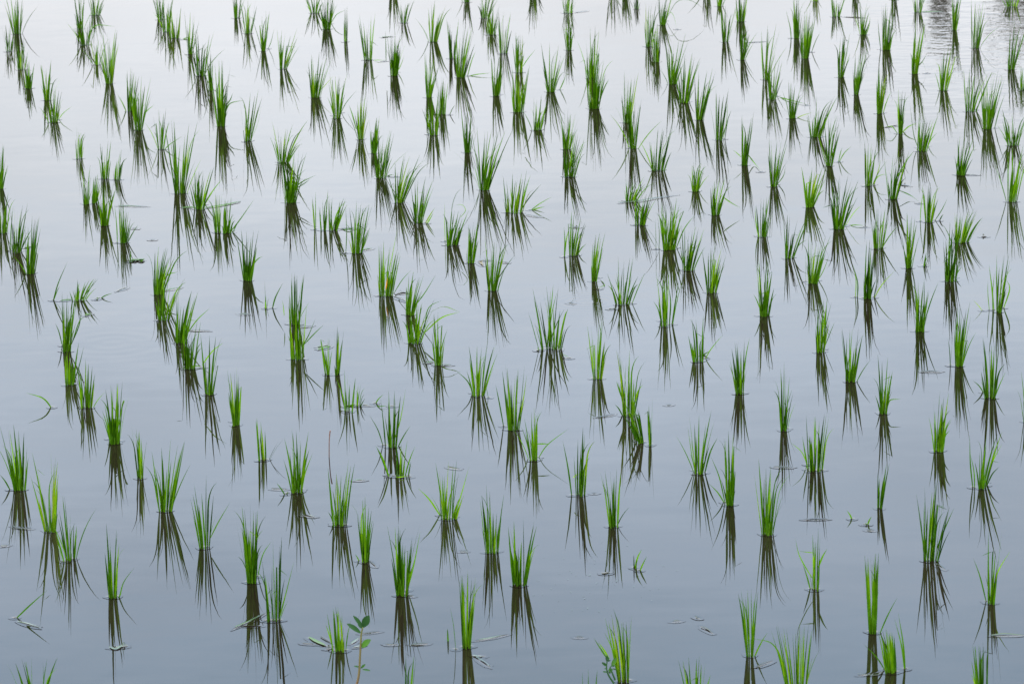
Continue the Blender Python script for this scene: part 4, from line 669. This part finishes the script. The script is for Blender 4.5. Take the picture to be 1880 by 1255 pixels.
    ('floating_scrap', -0.942, 10.023, [(-0.023, 0.002), (-0.007, -0.016), (0.008, 0.005), (0.022, 0.009)], 0.0079, 'grey', 'pale frothy litter afloat, at 12% across and 95% down the photo'),
    ('floating_leaf', -0.474, 10.029, [(-0.022, 0.037), (-0.0, -0.002), (0.022, -0.036)], 0.0111, 'green', 'broad wet green leaf afloat, at 31% across and 94% down the photo'),
    ('floating_leaf', -0.491, 10.018, [(-0.018, 0.006), (0.001, -0.001), (0.017, -0.005)], 0.004, 'dark', 'thin dark blade afloat, at 30% across and 94% down the photo'),
    ('floating_leaf', -0.453, 10.039, [(-0.015, 0.028), (0.001, -0.003), (0.014, -0.025)], 0.0053, 'dark', 'dark wet leaf afloat, at 32% across and 94% down the photo'),
    ('floating_scrap', -0.444, 9.98, [(-0.008, -0.003), (0.0, -0.004), (0.008, 0.007)], 0.0075, 'dark', 'dark wet scrap beside a short clump, at 32% across and 95% down the photo'),
    ('floating_leaf', -0.385, 10.031, [(-0.009, -0.021), (-0.0, -0.0), (0.009, 0.021)], 0.0067, 'grey', 'pale round leaf afloat behind the leafy stem, at 35% across and 94% down the photo'),
    ('floating_leaf', -0.378, 9.989, [(-0.008, -0.005), (0.0, -0.001), (0.008, 0.006)], 0.0079, 'grey', 'pale leaf afloat by the leafy stem, at 35% across and 95% down the photo'),
    ('floating_leaf', -0.233, 9.996, [(-0.02, -0.004), (0.0, -0.001), (0.02, 0.004)], 0.0073, 'green', 'dull green blade afloat, at 41% across and 94% down the photo'),
    ('floating_leaf', -0.299, 9.998, [(-0.013, 0.001), (0.001, -0.002), (0.012, 0.001)], 0.0036, 'dark', 'thin dark blade afloat, at 38% across and 94% down the photo'),
    ('floating_leaf', -0.359, 10.659, [(-0.009, 0.026), (-0.0, 0.001), (0.009, -0.026)], 0.0045, 'dark', 'dark wet blade afloat, at 36% across and 82% down the photo'),
    ('floating_leaf', -0.063, 10.034, [(-0.03, -0.016), (-0.002, -0.004), (0.031, 0.02)], 0.0059, 'grey', 'pale wet leaf afloat, at 48% across and 93% down the photo'),
    ('floating_leaf', -0.094, 9.893, [(-0.013, 0.005), (0.0, -0.005), (0.013, -0.0)], 0.0063, 'grey', 'pale wet leaf afloat, at 47% across and 96% down the photo'),
    ('floating_leaf', -0.082, 9.847, [(-0.019, 0.04), (0.001, 0.004), (0.018, -0.044)], 0.0033, 'grey', 'slender pale leaf afloat, at 47% across and 97% down the photo'),
    ('floating_scrap', -0.135, 10.751, [(-0.008, 0.001), (-0.001, -0.002), (0.008, 0.0)], 0.0039, 'dark', 'small dark twig afloat, at 45% across and 81% down the photo'),
    ('floating_leaf', -0.351, 10.094, [(-0.017, -0.005), (-0.001, -0.001), (0.019, 0.006)], 0.0031, 'dark', 'thin dark blade afloat, at 36% across and 93% down the photo'),
    ('floating_scrap', -0.259, 10.38, [(-0.005, 0.0), (-0.0, 0.002), (0.005, -0.003)], 0.0037, 'dark', 'small dark scrap afloat, at 40% across and 87% down the photo'),
    ('floating_scrap', -0.537, 11.1, [(-0.016, 0.006), (-0.003, 0.011), (0.019, -0.017)], 0.0041, 'grey', 'pale curled strip afloat, at 30% across and 75% down the photo'),
    ('floating_leaf', 0.219, 10.533, [(-0.01, -0.002), (-0.0, 0.0), (0.011, 0.002)], 0.0102, 'green', 'small green leaf afloat, at 59% across and 84% down the photo'),
    ('floating_scrap', 0.144, 10.021, [(-0.008, -0.0), (-0.0, 0.001), (0.008, -0.001)], 0.0041, 'dark', 'small dark scrap afloat, at 57% across and 93% down the photo'),
    ('floating_scrap', 0.377, 10.129, [(-0.007, -0.002), (-0.0, -0.0), (0.007, 0.002)], 0.0036, 'dark', 'small dark scrap afloat, at 66% across and 91% down the photo'),
    ('floating_leaf', 0.446, 10.056, [(-0.013, 0.024), (-0.0, 0.006), (0.013, -0.03)], 0.0052, 'dark', 'dark wet crumpled leaf afloat, at 69% across and 92% down the photo'),
    ('floating_scrap', 0.428, 10.154, [(-0.004, 0.011), (-0.001, -0.008), (0.005, -0.003)], 0.0028, 'dark', 'small forked dark scrap afloat, at 68% across and 90% down the photo'),
    ('floating_leaf', 0.565, 9.788, [(-0.021, -0.026), (-0.002, 0.001), (0.022, 0.025)], 0.0051, 'dark', 'broad dark blade afloat, at 75% across and 97% down the photo'),
    ('floating_leaf', 0.768, 10.967, [(-0.025, -0.002), (-0.001, 0.005), (0.025, -0.002)], 0.0044, 'dark', 'dark wet blade afloat, at 80% across and 76% down the photo'),
    ('floating_scrap', 0.899, 10.858, [(-0.009, 0.003), (-0.0, -0.002), (0.009, -0.001)], 0.0058, 'dark', 'frothy dark scrap afloat, at 85% across and 78% down the photo'),
    ('floating_leaf', 1.044, 10.531, [(-0.009, 0.022), (-0.0, 0.004), (0.009, -0.026)], 0.0029, 'dark', 'dark wet blade afloat, at 92% across and 83% down the photo'),
    ('floating_leaf', 1.152, 9.963, [(-0.044, 0.0), (-0.013, 0.007), (0.022, -0.005), (0.035, -0.002)], 0.0056, 'grey', 'long pale curved blade afloat, at 100% across and 93% down the photo'),
    ('floating_scrap', 0.806, 9.703, [(-0.034, 0.0), (-0.013, -0.013), (0.013, -0.013), (0.034, 0.026)], 0.0038, 'dark', 'dark curved stalk afloat, at 86% across and 99% down the photo'),
]
WEEDS = [
    (-0.38, 9.613, [[(0.002, 0.0, 0.002), (0.016, 0.0, 0.049), (0.021, 0.0, 0.099), (0.025, 0.0, 0.148), (0.029, 0.0, 0.166)]], [((0.03, 0.0, 0.167), (0.045, 0.0, 0.196), 0.0155), ((0.029, 0.0, 0.166), (0.008, 0.0, 0.195), 0.0074), ((0.023, 0.0, 0.153), (-0.007, 0.0, 0.178), 0.0093), ((0.029, 0.0, 0.164), (0.018, 0.0, 0.175), 0.0074), ((0.031, 0.0, 0.165), (0.034, 0.0, 0.181), 0.0068), ((0.025, 0.0, 0.119), (0.047, 0.0, 0.139), 0.0124), ((0.022, 0.0, 0.069), (0.033, 0.0, 0.08), 0.0046), ((0.02, 0.0, 0.071), (0.006, 0.0, 0.076), 0.0034), ((0.025, 0.0, 0.066), (0.044, 0.0, 0.063), 0.004)], 'leafy weed with a reddish stem and oval leaves, beside a short rice clump', 1),
    (0.215, 9.67, [[(0.0, 0.0, 0.001), (-0.012, 0.0, 0.022), (-0.016, 0.0, 0.038), (-0.015, 0.0, 0.051), (-0.014, 0.0, 0.06)], [(0.003, 0.0, 0.009), (-0.003, 0.0, 0.026), (-0.008, 0.0, 0.038), (-0.003, 0.0, 0.045)]], [((-0.015, 0.0, 0.054), (-0.015, 0.0, 0.069), 0.0058), ((-0.014, 0.0, 0.055), (-0.01, 0.0, 0.064), 0.0039), ((-0.013, 0.0, 0.054), (-0.006, 0.0, 0.057), 0.0029), ((-0.016, 0.0, 0.043), (-0.027, 0.0, 0.053), 0.0053), ((-0.008, 0.0, 0.038), (-0.007, 0.0, 0.027), 0.0091), ((-0.004, 0.0, 0.043), (0.007, 0.0, 0.062), 0.0078), ((-0.003, 0.0, 0.041), (0.005, 0.0, 0.045), 0.0034), ((-0.017, 0.0, 0.037), (-0.022, 0.0, 0.037), 0.0022), ((-0.003, 0.0, 0.036), (0.007, 0.0, 0.033), 0.0027), ((-0.016, 0.0, 0.028), (-0.025, 0.0, 0.03), 0.0034), ((-0.011, 0.0, 0.033), (-0.008, 0.0, 0.024), 0.0041)], 'small bushy dark green weed at the left foot of a rice clump', 0),
]

# ------------------------------------------------------------------ the water: one sheet, with the small menisci round what stands or floats in it
def build_water():
    rnd = random.Random(5)
    v, f = [], []
    xs = [-500, -60, -12, 12, 60, 500]
    ys = [-60, -5, 6, 40, 150, 1200]
    for y in ys:
        for x in xs: v.append((x, y, 0.0))
    for j in range(5):
        for i in range(5):
            a = j * 6 + i
            f.append((a, a + 1, a + 7, a + 6))
    def meniscus(cx, cy, rx, ry, ang, amp):
        z0 = 0.0004 + rnd.random() * 0.0005
        seg = 28
        Ls = (0.0, 0.001, 0.002, 0.0032, 0.0048, 0.007, 0.010, 0.014)
        ca, sa = math.cos(ang), math.sin(ang)
        ph = rnd.random() * 6.28
        i0 = len(v)
        v.append((cx, cy, z0 + amp))
        for e in Ls:
            for k in range(seg):
                a = 2 * math.pi * k / seg
                wob = 1 + 0.25 * math.sin(2 * a + ph) + 0.15 * math.sin(5 * a + 2 * ph)
                px_, py_ = (rx * wob + e) * math.cos(a), (ry * wob + e) * math.sin(a)
                v.append((cx + px_ * ca - py_ * sa, cy + px_ * sa + py_ * ca, z0 + amp * math.exp(-e / 0.0026)))
        for k in range(seg):
            f.append((i0, i0 + 1 + k, i0 + 1 + (k + 1) % seg))
        for r in range(len(Ls) - 1):
            for k in range(seg):
                a, b = i0 + 1 + r * seg + k, i0 + 1 + r * seg + (k + 1) % seg
                f.append((a, a + seg, b + seg, b))
    for (X, Y, hw, xl, xr, h, n, strays, label) in CLUMPS:
        if n > 2:
            meniscus(X, Y, hw * 0.85, 0.008, 0, rnd.uniform(0.0003, 0.0011))
        for s in strays:
            if s[0][2] < 0: meniscus(X + s[0][0], Y + s[0][1], 0.002, 0.002, 0, 0.0010)
            if s[-1][2] < 0.006: meniscus(X + s[-1][0], Y + s[-1][1], 0.004, 0.002, 0, 0.0010)
    for (nm, X, Y, pts, w, col, label) in FLOATERS:
        dx, dy = pts[-1][0] - pts[0][0], pts[-1][1] - pts[0][1]
        meniscus(X, Y, math.hypot(dx, dy) * 0.46, w * 0.25, math.atan2(dy, dx), rnd.choice((-0.0005, -0.0004, 0.0006)))
    o = obj("paddy_water", v, f, water_material())
    tag(o, kind="structure")
    return o

water = build_water()

# ------------------------------------------------------------------ rice
def rice(i, X, Y, hw, xl, xr, h, n, strays, label):
    rnd = random.Random(1000 + i)
    root = empty("rice_seedling" if n else "rice_shoot", (X, Y, 0))
    tag(root, label, "rice plant", "rice seedlings planted in the flooded paddy")
    tanv = CAM_H / Y
    fol, stm = MB(), MB()
    dep = max(0.012, hw * 0.6)
    # shoots: the clump is a bundle of culms, each with one to three blades
    nb = n if n <= 4 else int(n * (1.15 if Y < 13 else 1.4))
    mid_, sp_ = (xl + xr) / 2, (1.0 if n <= 6 else 1.22)
    xl, xr = mid_ + (xl - mid_) * sp_, mid_ + (xr - mid_) * sp_
    order = list(range(nb))
    tall = set(rnd.sample(order, max(1, nb // 3))) if n else ()
    tuft = rnd.uniform(0.05, 0.22)                       # how loosely this clump's blades scatter
    shade = rnd.gauss(0, 0.07)
    for k in range(nb):
        u = (k + 0.5) / nb + rnd.gauss(0, 0.6 / nb)
        u = min(1, max(0, u))
        e = abs(2 * u - 1)
        b = Vector((hw * (2 * u - 1) * rnd.uniform(0.7, 1.0), rnd.uniform(-dep, dep), -0.03))
        ut = min(1.12, max(-0.12, u + rnd.gauss(0, tuft)))
        hh = h * (rnd.uniform(0.93, 1.08) if k in tall else rnd.uniform(0.45, 0.97) * (1 - 0.10 * e))
        if Y < 10.15: hh = h * rnd.uniform(0.86, 1.03)    # at the near edge only the tops reach into view
        frac = hh / max(h, 1e-3)
        tx = (xl + (xr - xl) * ut)
        tx = b.x + (tx - b.x) * (0.35 + 0.65 * frac)
        dd = rnd.gauss(-0.27, 0.17) * hh
        tip = Vector((tx, b.y + dd, max(0.02, hh - dd * tanv)))
        ctl = Vector((b.x + (tx - b.x) * rnd.uniform(0.36, 0.52), b.y + dd * 0.45, tip.z * rnd.uniform(0.46, 0.58)))
        path = bez(b, ctl, tip, 11)
        r = rnd.random()
        if r < 0.06 and hh > 0.1:                        # a blade snapped over near its end
            q = rnd.randint(7, 9)
            d = Vector((rnd.choice((-1, 1)) * rnd.uniform(0.5, 1), rnd.uniform(-0.5, 0.5), rnd.uniform(-0.9, 0.1))).normalized()
            for z in range(q + 1, 12):
                path[z] = path[q] + d * (hh * 0.06 * (z - q))
        elif r < 0.16:                                   # a tip that arches over
            sx = rnd.choice((-1, 1)) if abs(tx) < 0.01 else math.copysign(1, tx)
            for z in range(7, 12):
                t = (z - 6) / 5
                path[z] = path[z] + Vector((sx * 0.1 * hh * t * t, 0, -0.12 * hh * t * t))
        tone = min(1, max(0, rnd.betavariate(1.7, 2.2) + shade))
        ang = rnd.gauss(0, 0.85)
        nrm = Vector((math.sin(ang), -math.cos(ang), 0.15))
        w = rnd.uniform(0.0030, 0.0062) * (0.8 + 0.2 * min(1, h / 0.14))
        fol.strip(path[1:], w, nrm, tone, blade_profile, fold=rnd.uniform(0.1, 0.5))
        # sheath round the lower part
        m = 4 if rnd.random() < 0.6 else 5
        r0 = w * rnd.uniform(0.28, 0.40)
        stm.tube(path[:m], [r0 * (1 - 0.45 * q / (m - 1)) for q in range(m)], min(1, max(0, rnd.betavariate(2, 2) + shade)))
        # a shorter second blade from the same culm
        if rnd.random() < 0.25:
            h2 = hh * rnd.uniform(0.35, 0.75)
            d2 = rnd.gauss(-0.2, 0.2) * h2
            t2 = Vector((b.x + (tx - b.x) * h2 / hh + rnd.gauss(0, 0.13) * h2, b.y + d2, max(0.02, h2 - d2 * tanv * 0.6)))
            c2 = Vector((b.x + (t2.x - b.x) * 0.35, b.y + d2 * 0.3, t2.z * 0.55))
            a2 = rnd.gauss(0, 0.9)
            fol.strip(bez(b, c2, t2, 8)[1:], w * rnd.uniform(0.6, 0.95), Vector((math.sin(a2), -math.cos(a2), 0.15)), min(1, max(0, rnd.betavariate(1.7, 2.2) + shade)), blade_profile, fold=0.25)
    # thin outer blades splayed low
    if n > 5:
        for k in range(rnd.choice((0, 0, 1, 1, 2)) if not strays else rnd.choice((0, 0, 0, 1))):
            s_ = rnd.choice((-1, 1, 1))
            L_ = h * rnd.uniform(0.4, 0.9)
            a_ = rnd.uniform(0.25, 0.75)
            b = Vector((s_ * hw * rnd.uniform(0.5, 1.1), rnd.uniform(-dep, dep), -0.02))
            mid0 = (xl + xr) / 2
            tip = b + Vector((s_ * math.sin(a_) * L_ + mid0 * 0.3, rnd.gauss(0, 0.25) * L_, math.cos(a_) * L_ + 0.02))
            ctl = b + Vector(((tip.x - b.x) * rnd.uniform(0.2, 0.5), (tip.y - b.y) * 0.4, (tip.z - b.z) * 0.6))
            an = rnd.gauss(0, 0.8)
            fol.strip(bez(b, ctl, tip, 10)[1:], rnd.uniform(0.0024, 0.004), Vector((math.sin(an), -math.cos(an), 0.3)), rnd.betavariate(2, 2), blade_profile, fold=0.3)
    if n:
        fol.build("foliage", M_LEAF, root)
        stm.build("stem", M_STEM, root)
    for j, s in enumerate(strays):
        mb = MB()
        path = spline(s, 6)
        ang = rnd.gauss(0, 0.6)
        withered = "withered" in label and j == 0
        mb.strip(path, 0.0022 if 'hoop' in label or 'looped' in label else rnd.uniform(0.0030, 0.0048), Vector((math.sin(ang), -math.cos(ang), 0.4)), rnd.betavariate(2, 2), blade_profile)
        mb.build("bent_leaf", M_LEAF, root)
    if "withered" in label:
        mb = MB()
        mb.strip(spline([(0.003, -0.03, 0.028), (0.006, -0.034, 0.045), (0.009, -0.03, 0.066)], 5), 0.0042, Vector((0, -1, 0.1)), 0.5, blade_profile)
        o = mb.build("withered_leaf", M_YELLOW, root)
        o["label"] = "orange withered leaf"

for i, row in enumerate(CLUMPS):
    rice(i, *row)

# ------------------------------------------------------------------ leaves and litter afloat
for i, (nm, X, Y, pts, w, col, label) in enumerate(FLOATERS):
    rnd = random.Random(77 + i)
    mb = MB()
    if nm == "floating_weed":
        for q in range(26):
            t = rnd.random()
            c = Vector((pts[0][0] + (pts[-1][0] - pts[0][0]) * t, rnd.gauss(0, w * 0.25), 0.002 + rnd.random() * 0.004))
            a = rnd.uniform(0, 6.28)
            d = Vector((math.cos(a), math.sin(a), rnd.uniform(-0.1, 0.3))) * rnd.uniform(0.006, 0.012)
            mb.strip([c - d, c - d * 0.5, c, c + d * 0.5, c + d], 0.008, Vector((0, 0, 1)), rnd.random(), leaf_profile)
    else:
        P = [(x, y, 0.0012 + 0.002 * rnd.random()) for x, y in pts]
        path = spline(P, 6)
        prof = leaf_profile if (w > 0.011 or nm == "floating_scrap") else blade_profile
        mb.strip(path, w, Vector((0, 0.15 * rnd.gauss(0, 1), 1)), rnd.random(), prof, fold=rnd.uniform(-0.1, 0.25))
        if nm == "floating_scrap" and w > 0.006:
            a = Vector(P[len(P) // 2])
            d = Vector((rnd.gauss(0, 1), rnd.gauss(0, 1), 0)).normalized() * w * 1.6
            mb.strip([a, a + d * 0.5 + Vector((0, 0, 0.006)), a + d], w * 0.5, Vector((0, 0, 1)), rnd.random(), leaf_profile)
    o = mb.build(nm, MATS[col])
    o.location = (X, Y, 0.0)
    tag(o, label, {"floating_leaf": "floating leaf", "floating_weed": "floating weed"}.get(nm, "floating litter"), "leaves and litter afloat on the paddy")

rnd = random.Random(12)
mb = MB()
for q in range(60):
    c = Vector((rnd.gauss(0, 0.09), rnd.gauss(0, 0.16), 0.0012))
    a = rnd.gauss(0, 0.8)
    d = Vector((math.cos(a), math.sin(a), 0)) * rnd.uniform(0.0012, 0.0045)
    mb.strip([c - d, c - d * 0.3, c + d * 0.4, c + d], rnd.uniform(0.0008, 0.0022), Vector((0, 0, 1)), rnd.random(), leaf_profile, fold=0.05)
o = mb.build("floating_scum", M_GREY)
o.location = (*(0.178, 10.454), 0)
tag(o, "faint patch of pale scum flecks on open water", "scum", kind="stuff")

# ------------------------------------------------------------------ weeds and the dry stick
for i, (X, Y, stems, leaves, label, red) in enumerate(WEEDS):
    root = empty("leafy_weed", (X, Y, 0))
    tag(root, label, "weed", "weeds in the paddy")
    mb = MB()
    for s in stems:
        path = spline(s, 5)
        r = 0.0029 if red else 0.0020
        mb.tube(path, [r * (1.1 - 0.5 * k / (len(path) - 1)) for k in range(len(path))], 0.5, seg=7)
    mb.build("stem", M_REDSTEM if red else M_WEED, root)
    rnd = random.Random(i)
    for (a, b, w) in leaves:
        mb = MB()
        A, B = Vector(a), Vector(b)
        d = B - A
        B = B + Vector((0, -0.3 * d.length * rnd.uniform(-0.5, 1), 0))
        mid = (A + B) / 2 + Vector((0, 0, 0.08 * d.length))
        mb.strip(bez(A, mid, B, 9), w * 1.15, Vector((rnd.gauss(0, 0.2), -1, 0.5)), rnd.random(), leaf_profile, fold=0.22)
        mb.build("leaf", M_WEED, root)

st = MB()
st.tube(spline([(0, 0, -0.02), (0.002, 0, 0.04), (0.005, 0, 0.07), (0.0071, 0, 0.0750)], 5), [0.0014] * 8 + [0.0018] * 7 + [0.001], 0.5, seg=7)
o = st.build("dry_stick", M_STICK)
o.location = (*(-0.504, 11.675), 0)
tag(o, "thin reddish brown dry stick standing bare in the water", "stick")

# ------------------------------------------------------------------ the far bund, seen only as a broken reflection in the far corner
def far_bank():
    rnd = random.Random(3)
    m, N, L, out = material("bank_earth")
    pb = N.new("ShaderNodeBsdfPrincipled")
    no = N.new("ShaderNodeTexNoise"); no.inputs["Scale"].default_value = 6
    rp = ramp_node(N, [(0.35, (0.05, 0.045, 0.025)), (0.65, (0.05, 0.08, 0.02))])
    L.new(no.outputs[0], rp.inputs[0]); L.new(rp.outputs[0], pb.inputs["Base Color"])
    pb.inputs["Roughness"].default_value = 0.9
    L.new(pb.outputs[0], out.inputs[0])
    v, f = [], []
    n = 60
    for i in range(n + 1):
        x = -30 + 60 * i / n
        hgt = 0.24 + 0.05 * rnd.random()
        y = 24.6 + 0.1 * rnd.random()
        for dy, z in ((0, -0.05), (0.15, hgt * 0.7), (0.35, hgt), (0.9, hgt), (1.2, -0.05)):
            v.append((x, y + dy, z))
    for i in range(n):
        for k in range(4):
            a = i * 5 + k
            f.append((a, a + 5, a + 6, a + 1))
    tag(obj("earth_bank", v, f, m), kind="structure")
    # two loose shrubs standing on it
    wood = leaf_material("shrub_wood", [(0, (0.10, 0.09, 0.06)), (1, (0.16, 0.15, 0.10))], tip=(0.12, 0.11, 0.07), trans=0, rough=0.8)
    leafm = leaf_material("shrub_leaf", [(0, (0.04, 0.05, 0.022)), (1, (0.085, 0.10, 0.045))], tip=(0.06, 0.07, 0.04), trans=0.2)
    def shrub(x, n, smin, smax, zmin, zmax, leaves, label):
        root = empty("bank_shrub", (x, 25.1, 0.22))
        tag(root, label, "shrub")
        br, lf = MB(), MB()
        for k in range(n):
            a = rnd.uniform(0, 6.28); s = rnd.uniform(smin, smax)
            tip = Vector((math.cos(a) * s, math.sin(a) * s * 0.6, rnd.uniform(zmin, zmax)))
            path = bez(Vector((rnd.gauss(0, .02), 0, -0.03)), Vector((tip.x * 0.3, tip.y * 0.3, tip.z * 0.55)), tip, 7)
            br.tube(path, [0.009 - 0.0009 * q for q in range(8)], 0.4)
            for q in range(leaves):
                p = path[rnd.randint(2, 7)] + Vector((rnd.gauss(0, .4 * smax * .3), rnd.gauss(0, .05), rnd.gauss(0, .05)))
                d = Vector((rnd.gauss(0, 1), rnd.gauss(0, 1), rnd.gauss(0, .5))).normalized() * rnd.uniform(0.03, 0.06)
                lf.strip([p - d, p - d * .4, p + d * .3, p + d], 0.03, Vector((rnd.gauss(0, 1), rnd.gauss(0, 1), 1)), rnd.random(), leaf_profile)
        br.build("branch", wood, root)
        lf.build("foliage", leafm, root)
    shrub(2.47, 7, 0.01, 0.085, 0.75, 1.15, 34, "slender olive shrub on the far bank, seen only as a narrow rippled reflection")
    shrub(3.10, 24, 0.05, 0.36, 0.7, 1.15, 40, "broad olive shrub on the far bank, seen only as a wide rippled reflection")

far_bank()
